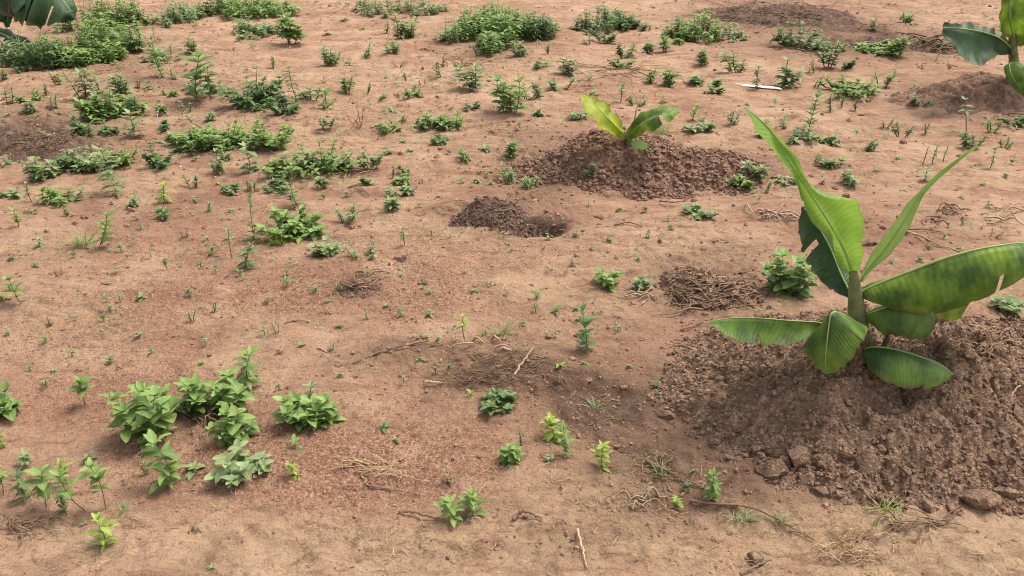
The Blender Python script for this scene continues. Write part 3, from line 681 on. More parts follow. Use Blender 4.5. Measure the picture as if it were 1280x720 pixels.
banana_leaf(rt, org, [(1270, 52, y), (1290, 30, y-.05), (1318, 18, y-.1), (1350, 16, y-.1), (1380, 24, y-.1)],
            [(1272, 58, y), (1295, 56, y-.15), (1325, 52, y-.25), (1352, 45, y-.25), (1380, 26, y-.1)],
            [(1270, 48, y+.02), (1290, 22, y+.05), (1318, 8, y+.05), (1350, 8, y+.05), (1381, 22, y-.08)],
            'lm', (.03, .03), .015, 36, ribr=.011, seed=24)

# plant whose drooping leaf hangs into the top left corner
p0 = G(-28, 62); y = p0[1]; org = p0
tl = tag(empty('banana_plant', org), 'banana plant at the top left corner with one big drooping pleated leaf', 'banana plant', GB)
stem_obj(tl, org, [p0-np.array([0, 0, .05]), at(-28, 30, y), at(-24, -20, y), at(-16, -62, y)], [.07, .065, .05, .03])
banana_leaf(tl, org, [(-18, -50, y), (8, -58, y-.12), (36, -44, y-.22), (62, -20, y-.28), (82, 4, y-.30), (94, 23, y-.30)],
            [(-22, -44, y), (-6, 4, y-.3), (20, 28, y-.42), (44, 32, y-.46), (70, 30, y-.42), (93, 25, y-.31)],
            [(-14, -54, y+.05), (14, -64, y+.15), (42, -52, y+.15), (68, -28, y+.05), (88, 0, y-.15), (95, 22, y-.29)],
            'ld', (.04, .04), .085, 60, label='drooping pleated leaf', ribr=.014, seed=31, tears=((0, .34, .010, .35), (0, .52, .009, .45), (0, .70, .009, .45)))
banana_leaf(tl, org, [(-30, 30, y), (-8, 38, y-.15), (14, 47, y-.30), (32, 54, y-.40), (47, 64, y-.46)],
            [(-32, 36, y), (-12, 56, y-.25), (8, 76, y-.42), (26, 76, y-.50), (46, 66, y-.47)],
            [(-28, 28, y+.05), (-4, 34, y), (20, 44, y-.12), (36, 52, y-.28), (47, 63, y-.45)],
            'ld', (.03, .03), .03, 40, label='grey green lower leaf hanging to the ground', ribr=.012, seed=33, tears=((0, .4, .02, .2), (0, .7, .02, .3)))
banana_leaf(tl, org, [(-30, -30, y), (-14, -42, y-.10), (0, -28, y-.2), (8, 0, y-.26), (10, 34, y-.26)],
            [(-32, -26, y), (-26, -20, y-.16), (-16, 0, y-.26), (-6, 20, y-.28), (8, 35, y-.26)],
            [(-28, -32, y), (-2, -46, y-.06), (16, -28, y-.14), (22, 2, y-.22), (12, 34, y-.26)],
            'ld', (.02, .02), .03, 40, ribr=.012, seed=32)

banana_leaf(tl, org, [(-24, -40, y), (4, -40, y-.2), (26, -20, y-.32), (38, 6, y-.38), (42, 30, y-.4)],
            [(-26, -36, y), (-8, -16, y-.28), (10, 6, y-.4), (24, 22, y-.44), (41, 31, y-.41)],
            [(-22, -44, y), (16, -44, y-.15), (44, -22, y-.28), (56, 6, y-.36), (44, 30, y-.4)],
            'ld', (.02, .02), .05, 40, label='dark leaf hanging in front of the stem', ribr=.012, seed=34, tears=((1, .6, .03, .2), (0, .7, .03, .3)))
# ------------------------------------------------------------------ weeds
GN = dict(up='upright leafy weeds', leggy='bare stemmed weed seedlings', bush='bushy broad leaved weeds', low='low rosette weeds', grass='grass tufts', multi='many stemmed weeds', dry='half withered weeds', sparse='thin sparse weeds')
NM = dict(up='upright_weed', leggy='weed_seedling', bush='bushy_weed', low='rosette_weed', grass='grass_tuft', multi='branching_weed', dry='withered_weed', sparse='spindly_weed')
CT = dict(up='weed', leggy='seedling', bush='weed', low='weed', grass='grass tuft', multi='weed', dry='dead weed', sparse='weed')
def tcol(lo, hi, age=0.0): return (random.uniform(lo, hi), random.uniform(0, .9)+age, random.random())
def dirn(az, el): return np.array([math.cos(az)*math.cos(el), math.sin(az)*math.cos(el), math.sin(el)])
def plant_geo(kind, p, H, W, s, L=None):
    fo, st = MB(), MB(); R = W/2; far = p[1] > 3.4
    rnd = random.uniform; habit = rnd(.78, 1.25); limp = rnd(.5, 1.5); pert = rnd(-.12, .25)
    def axis(base, top, bend):
        pts = catmull([base, base+(top-base)*.5+np.array([rnd(-1, 1), rnd(-1, 1), 0])*bend, top], 7); return pts
    def whorl(q, n, ll, el, shape, wr, lo, hi, dr=.5, a0=None):
        a0 = rnd(0, 6.28) if a0 is None else a0
        for k in range(n):
            a = a0+k*6.283/n+rnd(-.35, .35); l = ll*rnd(.6, 1.2)
            if random.random() < .10: continue
            leaf(fo, q, dirn(a, el+pert+rnd(-.3, .3)), l, l*wr*habit*rnd(.85, 1.2), shape, limp*dr*rnd(.4, 1.5), rnd(.15, .5), tcol(lo, hi), rnd(-.3, .3))
    sr = max(.0010, .48*s)
    if kind in ('up', 'leggy', 'multi', 'sparse'):
        ns = {'up': 1, 'leggy': 1, 'multi': max(3, int(W/s/9)), 'sparse': max(2, int(W/s/10))}[kind]
        for i in range(ns):
            off = np.array([0, 0, 0.]) if ns == 1 else np.array([rnd(-1, 1)*R*.75, rnd(-1, 1)*R*.45, 0])
            h = H*(1 if i == 0 else rnd(.55, 1.0)); base = p+off*.45; top = p+off*1.1+np.array([rnd(-.12, .12)*h, rnd(-.12, .12)*h, h*.88])
            pts = axis(base-np.array([0, 0, .012]), top, .08*h); tube(st, pts, np.linspace(sr*1.5, sr*.8, 7), 5, (rnd(0, 1),)*3)
            Rl = (R if ns == 1 else min(R*.85, H*.5))*rnd(.85, 1.1); ll = max(L or 0, Rl*1.05, 5*s)
            nn = {'up': max(5, int(h/(ll*.36))), 'leggy': 4, 'multi': 6, 'sparse': 5}[kind]; nn = min(nn, 9)
            lo_ = {'up': .12, 'leggy': .5, 'multi': .28, 'sparse': .3}[kind]
            for k in range(nn):
                t = lo_+(1-lo_)*k/max(1, nn-1); q = pts[min(6, int(round(t*6)))]*1.0; i0 = min(5, int(t*6)); q = pts[i0]+(pts[i0+1]-pts[i0])*(t*6-i0)
                topk = k == nn-1
                sc = 1.0 if kind != 'leggy' else (.55 if k == 0 else .95); sc *= (.72 if topk else 1.0)*(rnd(.8, 1.1))
                if kind == 'sparse': sc *= .75
                whorl(q, random.choice((4, 5)) if not topk else 7, ll*sc, .62 if topk else rnd(.1, .5), 'lance' if kind != 'leggy' else 'ovate', .42 if kind != 'leggy' else .46, .45 if topk else .15, 1.0 if topk else .85, .4 if topk else .6)
    elif kind == 'bush':
        W *= 1.12; R *= 1.12; ns = max(5, min(15, int(W/s/6.5)))
        for i in range(ns):
            a = rnd(0, 6.28); rr = R*math.sqrt(rnd(0, 1))*.9; off = np.array([math.cos(a)*rr, math.sin(a)*rr*.9, 0])
            h = H*(1-.6*(rr/R)**2)*rnd(.45, 1.08); base = p+off*.35; top = p+off+np.array([0, 0, h*.9])
            pts = axis(base-np.array([0, 0, .01]), top, .06*H); tube(st, pts, np.linspace(sr*1.4, sr*.7, 7), 4, (rnd(0, 1),)*3)
            ll = max(L or 0, 6*s) if L else max(W*.22, 5*s); nn = 5 if far else 4
            for k in range(nn):
                t = .2+.8*k/(nn-1); i0 = min(5, int(t*6)); q = pts[i0]+(pts[i0+1]-pts[i0])*(t*6-i0)
                whorl(q, 6 if k == nn-1 else (4 if far else 3), ll*(.72 if k == nn-1 else rnd(.7, 1.2))*(1 if far else 1.12), .5 if k == nn-1 else rnd(-.05, .4), 'ovate', .62, .4 if k == nn-1 else .08, 1. if k == nn-1 else .85, .45 if k == nn-1 else .55)
    elif kind == 'low':
        n = max(6, min(16, int(W/s/2.6))); ll = L or R
        tube(st, [p-np.array([0, 0, .01]), p+np.array([0, 0, H*.3])], [sr, sr*.8], 4)
        for lay in range(2):
            for k in range(n//2+1):
                a = rnd(0, 6.28); l = ll*rnd(.55, 1.1)*(1 if lay == 0 else .75)
                leaf(fo, p+np.array([0, 0, H*(.12+.3*lay)]), dirn(a, rnd(.15, .5)+.45*lay), l, l*rnd(.36, .52), 'ovate', rnd(.5, 1.2), rnd(.2, .5), tcol(.1+.3*lay, .7+.3*lay), rnd(-.3, .3))
    elif kind == 'grass':
        n = max(14, min(60, int(W/s*1.0)))
        for k in range(n):
            a = rnd(0, 6.28); b_ = p+np.array([rnd(-1, 1)*R*.45, rnd(-1, 1)*R*.35, -.004]); l = H*rnd(.6, 1.25)
            leaf(fo, b_, dirn(a, rnd(.7, 1.45)), l, max(.0024, 1.1*s)*rnd(.8, 1.5), 'blade', rnd(.3, 1.3), .3, tcol(.2, 1))
        tube(st, [p-np.array([0, 0, .01]), p+np.array([0, 0, H*.2])], [sr, sr*.7], 4)
    elif kind == 'dry':
        for i in range(max(3, int(W/s/5))):
            top = p+np.array([rnd(-1, 1)*R, rnd(-1, 1)*R*.7, H*rnd(.35, 1)]); pts = axis(p+np.array([rnd(-.3, .3)*R, rnd(-.3, .3)*R, -.01]), top, .15*H); tube(st, pts, np.linspace(sr*1.1, sr*.5, 7), 4, (rnd(0, 1),)*3)
            for k in range(3):
                whorl(pts[3+k], 2, L or max(.018, 4*s), rnd(-.5, .3), 'lance', .4, .0, 1, 1.4)
    return fo, st
OCC = []
def weed(px, py, h, w, kind, col, label, L=None, lean=0.0):
    k0 = .5*w*.55 if kind in ('bush', 'low', 'multi') else 0
    p = G(px, py); dp = dep(p)
    p = G(px, py-k0*math.sin(dp)*.9); s = depth_scale(p)
    Hm = max(.35*h*s, (h*s-.35*w*s*math.sin(dp))/math.cos(dp)); Wm = w*s
    random.seed(int(px*7919+py*104729))
    fo, st = plant_geo(kind, p, Hm, Wm, s, L*s if L else None)
    if lean:
        for b_ in fo.v+st.v: b_[:, 0] += lean*(b_[:, 2]-p[2])
    r = tag(empty(NM[kind], p), label, CT[kind], GN[kind]); r.location = tuple(float(q) for q in p)
    st.build('stem', M_['redstem' if kind in ('leggy', 'multi', 'sparse') else 'twig' if kind == 'dry' else 'stem'], r, p)
    fo.build('foliage', M_['dryl' if kind == 'dry' else col], r, p); OCC.append((px, py, w, h))
    return r
def ground_cover(px, py, w, h, dens, col, label, name='weed_patch', mix='g', kind='stuff', hm=None):
    """a closed mass of low weeds: one object"""
    random.seed(int(px*31+py*17)); c = G(px, py-.35*h); s = depth_scale(c); fo = MB()
    dpt = dep(c); Ry = max(.10, .5*(h*s*.75)/max(.25, math.sin(dpt))); Rx = w*s/2; Hh = hm or min(.22, h*s*.45)
    n = int(1.5*dens*Rx*Ry*math.pi)
    for i in range(n):
        a = random.uniform(0, 6.28); rr = math.sqrt(random.random())*random.choice((1, 1, 1, 1.18, 1.4)); ex = rr*(.85+.3*float(vnoise(math.cos(a)*2+px, math.sin(a)*2, 5)))
        x = c[0]+Rx*ex*math.cos(a); y_ = c[1]+Ry*ex*math.sin(a)
        if float(vnoise(x/.16, y_/.16, 91))+.85 < rr*rr*1.1: continue
        z = float(total(np.array([x]), np.array([y_]))[0]); hh = Hh*(1.25+.8*float(vnoise(x/.2, y_/.25, 93)))*random.uniform(.3, 1.15)*max(.3, 1-.45*rr*rr); b_ = np.array([x, y_, z-.005])
        ln = np.array([random.uniform(-.2, .2), random.uniform(-.2, .2), 1])*hh
        tube(fo, [b_, b_+ln*.6, b_+ln], [.0025, .002, .0015], 3, (.2, .2, .5))
        for k in range(4):
            q = b_+ln*(.3+.23*k); a0 = random.uniform(0, 6.28)
            for j in range(3):
                l = random.uniform(.018, .065); leaf(fo, q, dirn(a0+j*2.1, random.uniform(0, .7)), l, l*.48, 'ovate' if mix != 'grass' else 'blade', random.uniform(.3, 1.1), .3, tcol(.1+.2*(k == 3), .6+.4*(k == 3)))
    o = fo.build(name, M_[col], origin=c); tag(o, label, 'weed patch', 'closed patches of low weeds', kind); OCC.append((px, py, w, h))
# ------------------------------------------------------------------ what grows where
PATCHES = [
 (122, 96, 128, 64, 330, 'g', 'dense mid green weed mass in the upper left between the drooping banana leaf and bare soil'),
 (66, 98, 80, 46, 300, 'b', 'darker weed clump below the drooping banana leaf at the upper left'),
 (138, 50, 120, 46, 260, 'g', 'looser weed cover behind the dense upper left weed mass'),
 (222, 42, 72, 44, 210, 'p', 'sparse yellowish weeds standing along the top edge left of the green grassy strip'),
 (312, 28, 160, 36, 330, 'g', 'long green grassy strip along the top edge left of centre'),
 (322, 56, 92, 34, 280, 'p', 'pale leafy patch just in front of the green grassy strip at the top'),
 (498, 24, 150, 30, 110, 'p', 'thin scattered weed cover along the top edge between strip and bright patch'),
 (612, 70, 118, 72, 420, 'g', 'largest bright green weed patch at the top centre'),
 (672, 58, 62, 42, 260, 'b', 'duller green fringe on the right of the bright top centre patch'),
 (762, 48, 110, 34, 320, 'b', 'dark green flat weed patch right of the bright top centre patch'),
 (866, 62, 80, 42, 300, 'g', 'mid green patch with light tops in front of the purplish brown heap'),
 (916, 56, 46, 24, 180, 'p', 'small pale patch joining the mid green patch on its right'),
 (1098, 72, 74, 20, 260, 'g', 'flat grassy patch on the front of the long low bank at upper right'),
 (18, 92, 60, 44, 300, 'p', 'grey green weed mat in the left corner under the drooping leaf'),
]
for t in PATCHES: ground_cover(*t)
UNDER = [
 (285, 192, 170, 30, 300, 'g', 'low leafy undergrowth joining the long weed drift in the left middle'),
 (392, 222, 100, 30, 260, 'p', 'low leafy undergrowth round the round green bush'),
 (118, 212, 130, 24, 240, 'p', 'low pale undergrowth joining the row of weeds below the dark soil'),
 (138, 152, 90, 34, 240, 'g', 'low undergrowth round the reddish stemmed weed at upper left'),
 (335, 140, 100, 26, 260, 'b', 'low dark undergrowth round the big dark bush'),
 (250, 120, 50, 20, 200, 'p', 'thin undergrowth round the tall bright pair of weeds'),
 (372, 302, 84, 22, 260, 'g', 'low undergrowth at the foot of the broad round weed'),
 (560, 164, 80, 16, 160, 'p', 'thin undergrowth round the leafy pair left of the middle mound'),
 (1062, 122, 76, 18, 240, 'g', 'low undergrowth round the dense flat topped bush at upper right'),
 (200, 85, 50, 26, 160, 'p', 'thin undergrowth at the right edge of the dense upper left mass'),
]
for t in UNDER: ground_cover(*t, hm=.075)
OCC.clear()
W = [
 # ---- foreground left
 (192, 556, 88, 84, 'bush', 'g', 'largest bushy broad leaved weed in the left foreground', 22),
 (243, 520, 48, 56, 'bush', 'g', 'leafy weed joined to the right rear of the largest foreground bush', 20),
 (288, 516, 52, 56, 'bush', 'g', 'weed with two tall bright leaves right behind the dark gap in the foreground clump', 20),
 (311, 482, 52, 42, 'up', 'g', 'single upright weed at the far back of the left foreground clump', 21),
 (296, 556, 44, 48, 'bush', 'g', 'bright topped weed directly behind the low compact foreground bush', 17),
 (300, 604, 44, 68, 'bush', 'p', 'low compact bush at the front right of the left foreground clump', 17),
 (215, 606, 62, 56, 'up', 'g', 'upright weed in tiers standing in front of the largest foreground bush', 26),
 (243, 594, 14, 34, 'low', 'p', 'flat broad leaves lying beside the tiered upright foreground weed', 18),
 (368, 538, 44, 44, 'bush', 'g', 'left of two broad leaved weeds standing apart right of the foreground clump', 19),
 (404, 538, 46, 46, 'bush', 'g', 'right of two broad leaved weeds standing apart right of the foreground clump', 19),
 (388, 500, 26, 22, 'up', 'p', 'small weed sprouting behind the two broad leaved weeds', 10),
 (371, 570, 30, 32, 'low', 'g', 'low three leaved weed in front of the two broad leaved weeds', 16),
 (373, 600, 26, 18, 'up', 'y', 'thin yellowish shoot nearest the front below the two broad leaved weeds', 10),
 (132, 641, 66, 42, 'leggy', 'g', 'tallest bare stemmed seedling at the lower left', 21),
 (108, 637, 56, 34, 'leggy', 'g', 'bare stemmed seedling just left of the tallest lower left one', 19),
 (83, 602, 32, 32, 'leggy', 'y', 'seedling with a yellow green top behind the lower left seedlings', 15),
 (58, 637, 52, 48, 'leggy', 'g', 'wide topped seedling in the middle of the lower left row', 22),
 (82, 640, 26, 16, 'up', 'b', 'dark drooping little weed between wide topped seedling and bare stemmed ones', 10),
 (33, 622, 40, 26, 'up', 'b', 'dark narrow weed left of the wide topped lower left seedling', 13),
 (3, 617, 42, 34, 'leggy', 'g', 'weed cut by the left edge in the lower left row', 18),
 (34, 582, 20, 38, 'low', 'p', 'pale flat weed behind the lower left row', 17),
 (112, 578, 20, 24, 'low', 'p', 'small faint weed behind the two bare stemmed lower left seedlings', 12),
 (4, 556, 22, 22, 'up', 'y', 'bright small weed at the left edge above the lower left row', 12),
 (132, 682, 40, 42, 'up', 'y', 'yellow green leafy weed alone at the very front lower left', 18),
 (155, 640, 18, 16, 'grass', 'g', 'thin grass tuft right of the tallest lower left seedling'),
 (183, 590, 16, 10, 'sparse', 'p', 'wispy thin shoot left of the tiered upright weed', 6),
 (275, 641, 16, 12, 'grass', 'g', 'tiny grass tuft on sandy soil below the low compact bush'),
 (265, 718, 14, 22, 'low', 'p', 'small grey weed touching the bottom edge left of centre', 10),
 (245, 668, 18, 16, 'dry', 'p', 'dark withered sprig on sandy soil above the bottom left'),
 (106, 503, 32, 28, 'leggy', 'g', 'seedling with upright leaves on open red ground left of the foreground clump', 16),
 (6, 522, 34, 50, 'bush', 'g', 'weed cut by the left edge with leaves spreading along the soil', 17),
 (69, 468, 14, 16, 'low', 'p', 'tiny pale rosette by a sandy crust on the left', 8),
 (32, 387, 44, 30, 'leggy', 'g', 'seedling on a thin dark stem near the left edge', 16),
 (4, 384, 26, 20, 'leggy', 'g', 'shorter seedling cut by the left edge beside the dark stemmed one', 11),
 (65, 408, 18, 12, 'dry', 'p', 'thin dry sprig in front of the dark stemmed left seedling'),
 (177, 376, 9, 24, 'low', 'p', 'flattened grey weed lying on pale sand left of centre', 12),
 (240, 400, 16, 12, 'sparse', 'p', 'thread thin shoot right of the flattened grey weed', 6),
 (270, 390, 14, 10, 'sparse', 'p', 'thread thin shoot farther right near the leaning seedlings', 5),
 (70, 348, 16, 20, 'dry', 'p', 'dry reddish tuft right behind the dark stemmed left seedling'),
 # ---- centre foreground
 (612, 516, 28, 56, 'bush', 'b', 'dark glossy compact bush in the centre foreground', 13),
 (590, 500, 16, 24, 'low', 'y', 'pale shoot spreading left from the dark glossy centre bush', 12),
 (478, 540, 14, 20, 'low', 'b', 'flat dark small weed left of the dark glossy bush', 11),
 (495, 554, 10, 16, 'low', 'p', 'tiny flat weed just in front of the flat dark one', 9),
 (690, 550, 32, 30, 'up', 'y', 'bright yellow green grassy weed rear left of three in the centre foreground', 13),
 (707, 572, 46, 24, 'up', 'g', 'slim tall weed in the middle of the three centre foreground weeds', 11),
 (686, 582, 20, 28, 'low', 'p', 'low pale weed at the foot of the slim tall centre one', 12),
 (752, 585, 34, 30, 'up', 'y', 'single bright topped weed right of the slim tall centre one', 14),
 (636, 584, 32, 36, 'bush', 'g', 'weed with light leaf edges left of the slim tall centre one', 12),
 (652, 556, 26, 8, 'sparse', 'b', 'thin dark stalk standing behind the light edged weed', 5),
 (567, 652, 32, 36, 'up', 'g', 'left of a pair of bright weeds in the lower centre', 15),
 (592, 640, 32, 36, 'up', 'g', 'right of a pair of bright weeds in the lower centre', 16),
 (560, 602, 18, 20, 'dry', 'p', 'pale withered sprig behind the pair of lower centre weeds'),
 (457, 588, 14, 24, 'low', 'p', 'pale weed growing among the curled dry roots', 10),
 (733, 441, 66, 36, 'up', 'b', 'tall dark weed with many tiers in the centre right', 15),
 (697, 394, 18, 24, 'low', 'g', 'small weed to the left behind the tall tiered one', 11),
 (720, 390, 14, 18, 'low', 'b', 'dark small weed directly behind the tall tiered one', 9),
 (698, 468, 22, 32, 'low', 'y', 'lime coloured weed on the root covered hump', 14),
 (708, 488, 40, 18, 'dry', 'p', 'dead stalk in front of the lime coloured weed'),
 (745, 512, 22, 14, 'grass', 'p', 'few pale grass blades right of the root covered hump'),
 (583, 430, 40, 20, 'leggy', 'y', 'two tier seedling with a pale top and lime lower leaves near the centre', 11),
 (628, 422, 32, 22, 'grass', 'p', 'spiky grey grass tuft right of the two tier seedling'),
 (536, 398, 16, 26, 'low', 'p', 'pale star shaped seedling left of the two tier one', 12),
 (631, 374, 14, 18, 'low', 'b', 'tiny dark weed behind the spiky grey grass tuft', 8),
 (671, 371, 18, 16, 'grass', 'p', 'thin grass shoot between tiny dark weed and leafy pair', None),
 (347, 418, 18, 8, 'sparse', 'p', 'hair thin shoot on the red gravel below the nest like heap', 5),
 (411, 396, 16, 10, 'dry', 'p', 'hair thin dry shoot below the left side of the nest like heap'),
 (460, 402, 20, 8, 'sparse', 'p', 'hair thin shoot right below the nest like heap', 4),
 (347, 442, 14, 22, 'dry', 'p', 'faint dry wisp right above the single upright weed'),
 # ---- right foreground
 (893, 624, 38, 32, 'up', 'g', 'fresh green weed at the left foot of the big mound', 16),
 (860, 615, 16, 22, 'low', 'b', 'dark small weed left of the fresh green one by the mound foot', 10),
 (868, 592, 8, 16, 'low', 'p', 'pale tiny weed above the fresh green one on damp soil', 8),
 (846, 636, 18, 32, 'low', 'y', 'bright low weed below the dark one beside the long dead stem', 13),
 (826, 592, 20, 26, 'grass', 'p', 'blue grey grass tuft left of the mound foot'),
 (925, 654, 26, 36, 'grass', 'p', 'wiry grey green grass growing along the long dead stem'),
 (975, 654, 18, 26, 'grass', 'p', 'smaller wiry grass near the right end of the long dead stem'),
 (1103, 642, 32, 30, 'grass', 'y', 'bright grass tuft at the front foot of the big mound'),
 (1122, 650, 12, 40, 'low', 'p', 'creeping grey runner beside the bright grass tuft', 12),
 (983, 376, 66, 60, 'bush', 'g', 'broad leaved weed growing behind the low left banana leaf', 17),
 (970, 326, 20, 26, 'low', 'p', 'pale weed top just behind the broad leaved weed', 12),
 (1254, 392, 22, 46, 'bush', 'p', 'pale bushy weed under the tip of the biggest banana leaf', 12),
 (757, 362, 32, 34, 'bush', 'g', 'left bright weed of a pair on broken ground right of centre', 12),
 (796, 364, 24, 28, 'bush', 'p', 'right dull weed of a pair on broken ground right of centre', 9),
 (878, 274, 16, 42, 'bush', 'p', 'flat pale weed in front of the middle mound', 9),
 (760, 304, 16, 12, 'low', 'b', 'tiny dark seedling between the dug hole and the flat pale weed', 8),
 (806, 302, 16, 10, 'sparse', 'p', 'tiny thin shoot right of the tiny dark seedling', 5),
 (712, 264, 10, 13, 'low', 'p', 'pale seedling right behind the dug hole', 7),
 (735, 225, 18, 14, 'multi', 'p', 'little weed on the front toe of the middle mound', 7),
 (938, 226, 22, 30, 'multi', 'p', 'grey weed on the right toe of the middle mound', 10),
 (956, 240, 14, 14, 'sparse', 'p', 'thin shoot just right of the grey weed by the middle mound', 6),
 (1090, 280, 10, 26, 'dry', 'p', 'low withered tuft behind the rolled pale leaf'),
 (1240, 298, 14, 24, 'dry', 'p', 'withered tuft behind the biggest banana leaf'),
 # ---- left middle
 (290, 322, 38, 17, 'leggy', 'p', 'pale topped seedling left of the leaning pair', 11),
 (308, 332, 34, 26, 'up', 'b', 'dark leaning seedling in front of the tall thin one', 10),
 (318, 300, 54, 16, 'up', 'b', 'tall thin dark seedling left of the broad round weed', 10),
 (370, 302, 40, 76, 'bush', 'g', 'broad round weed in the left middle of the field', 15),
 (347, 306, 28, 28, 'grass', 'y', 'bright spiky tuft at the front left of the broad round weed'),
 (432, 279, 20, 26, 'multi', 'p', 'pale seedling pair right behind the broad round weed', 9),
 (412, 321, 26, 32, 'bush', 'p', 'pale leafy weed in front right of the broad round one', 12),
 (450, 324, 24, 54, 'sparse', 'p', 'thin grassy weed row right of the pale leafy weed', 9),
 (507, 309, 28, 20, 'leggy', 'p', 'single pale seedling above the small round stone', 10),
 (552, 325, 14, 14, 'low', 'b', 'dark little seedling right of the small round stone', 7),
 (573, 322, 12, 12, 'low', 'p', 'faint seedling right of the dark little one', 6),
 (372, 258, 30, 24, 'up', 'b', 'short dense dark weed behind the broad round one', 9),
 (402, 224, 46, 80, 'bush', 'g', 'round green bush right of the long weed drift', 9),
 (352, 222, 24, 40, 'bush', 'g', 'smaller bush touching the left of the round green one', 9),
 (50, 310, 18, 30, 'low', 'p', 'flat faint weed at the start of a low creeping row on the left', 12),
 (103, 306, 30, 34, 'grass', 'g', 'grassy clump at the foot of the leaning left weed'),
 (124, 308, 44, 30, 'up', 'g', 'leaning weed with a bright top on the left', 14),
 (25, 287, 28, 22, 'leggy', 'g', 'seedling nearest the left edge above the creeping row', 11),
 (40, 270, 16, 20, 'low', 'b', 'small dark weed just behind the left edge seedling', 9),
 (83, 258, 26, 44, 'bush', 'g', 'rounded low weed right of two thin stems on the left', 11),
 (54, 256, 24, 18, 'leggy', 'g', 'right of two thin stems on the left', 8),
 (41, 254, 28, 14, 'leggy', 'p', 'left of two thin stems on the left', 8),
 (52, 228, 32, 42, 'bush', 'p', 'pale leafy weed behind the two thin stems', 11),
 (84, 218, 26, 36, 'bush', 'b', 'dark weed between the pale leafy one and the pale pair', 9),
 (115, 214, 26, 44, 'bush', 'p', 'wide pale weed left of the upright pale weed', 10),
 (147, 244, 60, 32, 'up', 'p', 'upright pale weed standing clear in the left middle', 14),
 (146, 212, 22, 54, 'multi', 'g', 'row of short green weeds behind the upright pale one', 9),
 (203, 214, 38, 34, 'bush', 'b', 'dark bushy weed at the left end of the long weed drift', 9),
 (207, 254, 24, 16, 'up', 'y', 'small bright shoot above the tight round weed', 8),
 (207, 278, 20, 24, 'bush', 'b', 'tight round dark weed on bare ground left of centre', 6),
 (246, 254, 12, 18, 'low', 'p', 'small pale star seedling right of the small bright shoot', 9),
 (232, 297, 12, 10, 'sparse', 'p', 'wispy seedling right of the tight round dark weed', 5),
 (8, 208, 18, 26, 'low', 'p', 'pale weed cut by the left edge below the dark soil', 12),
 (313, 214, 34, 30, 'up', 'p', 'pale seedling in front of the long weed drift', 12),
 (240, 190, 32, 54, 'bush', 'g', 'left part of the long weed drift beside the dark bushy end', 10),
 (282, 188, 36, 48, 'bush', 'g', 'middle of the long weed drift with pale grey leaves', 10),
 (302, 172, 34, 30, 'grass', 'y', 'bright yellow green tuft rising from the long weed drift'),
 (342, 190, 42, 66, 'bush', 'g', 'right end of the long weed drift', 10),
 (252, 158, 18, 44, 'multi', 'p', 'pale low weeds behind the long weed drift', 8),
 (168, 173, 32, 26, 'up', 'p', 'stout upright weed right of the dark soil', 9),
 (205, 166, 16, 20, 'bush', 'b', 'small compact dark weed right of the stout upright one', 6),
 (57, 174, 14, 24, 'low', 'p', 'pale weed growing on the dark soil heap at left', 10),
 (108, 176, 26, 36, 'multi', 'b', 'dark ragged weed on the right edge of the dark soil', 8),
 (132, 152, 32, 46, 'multi', 'g', 'cluster of stems in front of the reddish stemmed weed', 9),
 (165, 144, 22, 26, 'multi', 'b', 'dark little weed right of the cluster of stems', 7),
 (110, 150, 18, 38, 'low', 'p', 'low spreading weed left of the cluster of stems', 14),
 (107, 128, 40, 26, 'multi', 'p', 'reddish stemmed weed below the dense upper left mass', 8),
 (127, 122, 26, 16, 'sparse', 'p', 'thin weed right of the reddish stemmed one', 8),
 (150, 122, 26, 28, 'multi', 'p', 'pale bushy seedling right of the thin weed', 9),
 (186, 114, 18, 28, 'low', 'b', 'dark star shaped weed below the tall slim one', 12),
 (171, 112, 12, 8, 'sparse', 'b', 'short dark stalk left of the dark star shaped weed', 5),
 (205, 98, 46, 24, 'up', 'g', 'tall slim weed right of the dense upper left mass', 9),
 (219, 102, 16, 14, 'sparse', 'p', 'short reddish shoot right of the tall slim weed', 6),
 (170, 68, 34, 22, 'multi', 'p', 'dark stemmed weed at the right end of the dense upper left mass', 9),
 (190, 63, 20, 8, 'sparse', 'p', 'lone thin stalk on bare soil at upper left', 4),
 (242, 66, 18, 18, 'multi', 'p', 'small pale weed above the tall bright pair', 7),
 (246, 128, 60, 30, 'up', 'g', 'tall bright weed of a pair left of the big dark bush', 10),
 (262, 122, 38, 22, 'up', 'b', 'shorter weed of a pair left of the big dark bush', 9),
 (234, 142, 16, 16, 'sparse', 'p', 'small thin weed at the foot of the tall bright pair', 6),
 (70, 138, 22, 18, 'sparse', 'p', 'round headed seedling on bare soil above the dark soil', 8),
 (58, 118, 14, 12, 'sparse', 'b', 'thin seedling on bare soil left of the reddish stemmed weed', 6),
 (312, 136, 52, 80, 'bush', 'b', 'big dark bush in the upper left middle', 10),
 (355, 146, 30, 40, 'bush', 'b', 'dark low bush right of the big dark one', 9),
 (372, 128, 44, 16, 'up', 'b', 'tall thin stalk rising behind the dark low bush', 8),
 (390, 128, 18, 24, 'multi', 'p', 'dull short weeds right of the tall thin stalk', 7),
 (409, 136, 24, 22, 'up', 'g', 'short leafy weed right of the dull short weeds', 8),
 (407, 108, 12, 12, 'low', 'g', 'small round seedling above the short leafy weed', 6),
 (341, 84, 14, 16, 'sparse', 'p', 'thin seedling behind the big dark bush', 7),
 (411, 83, 28, 38, 'bush', 'p', 'pale spreading weed below the small bushy one at top', 8),
 (437, 83, 14, 20, 'low', 'b', 'low dark weed touching the pale spreading one', 9),
 (365, 57, 32, 32, 'multi', 'g', 'small bushy weed at the right end of the pale leafy patch', 8),
 # ---- top centre
 (455, 72, 18, 24, 'sparse', 'p', 'dull weed on bare soil right of the low dark one', 8),
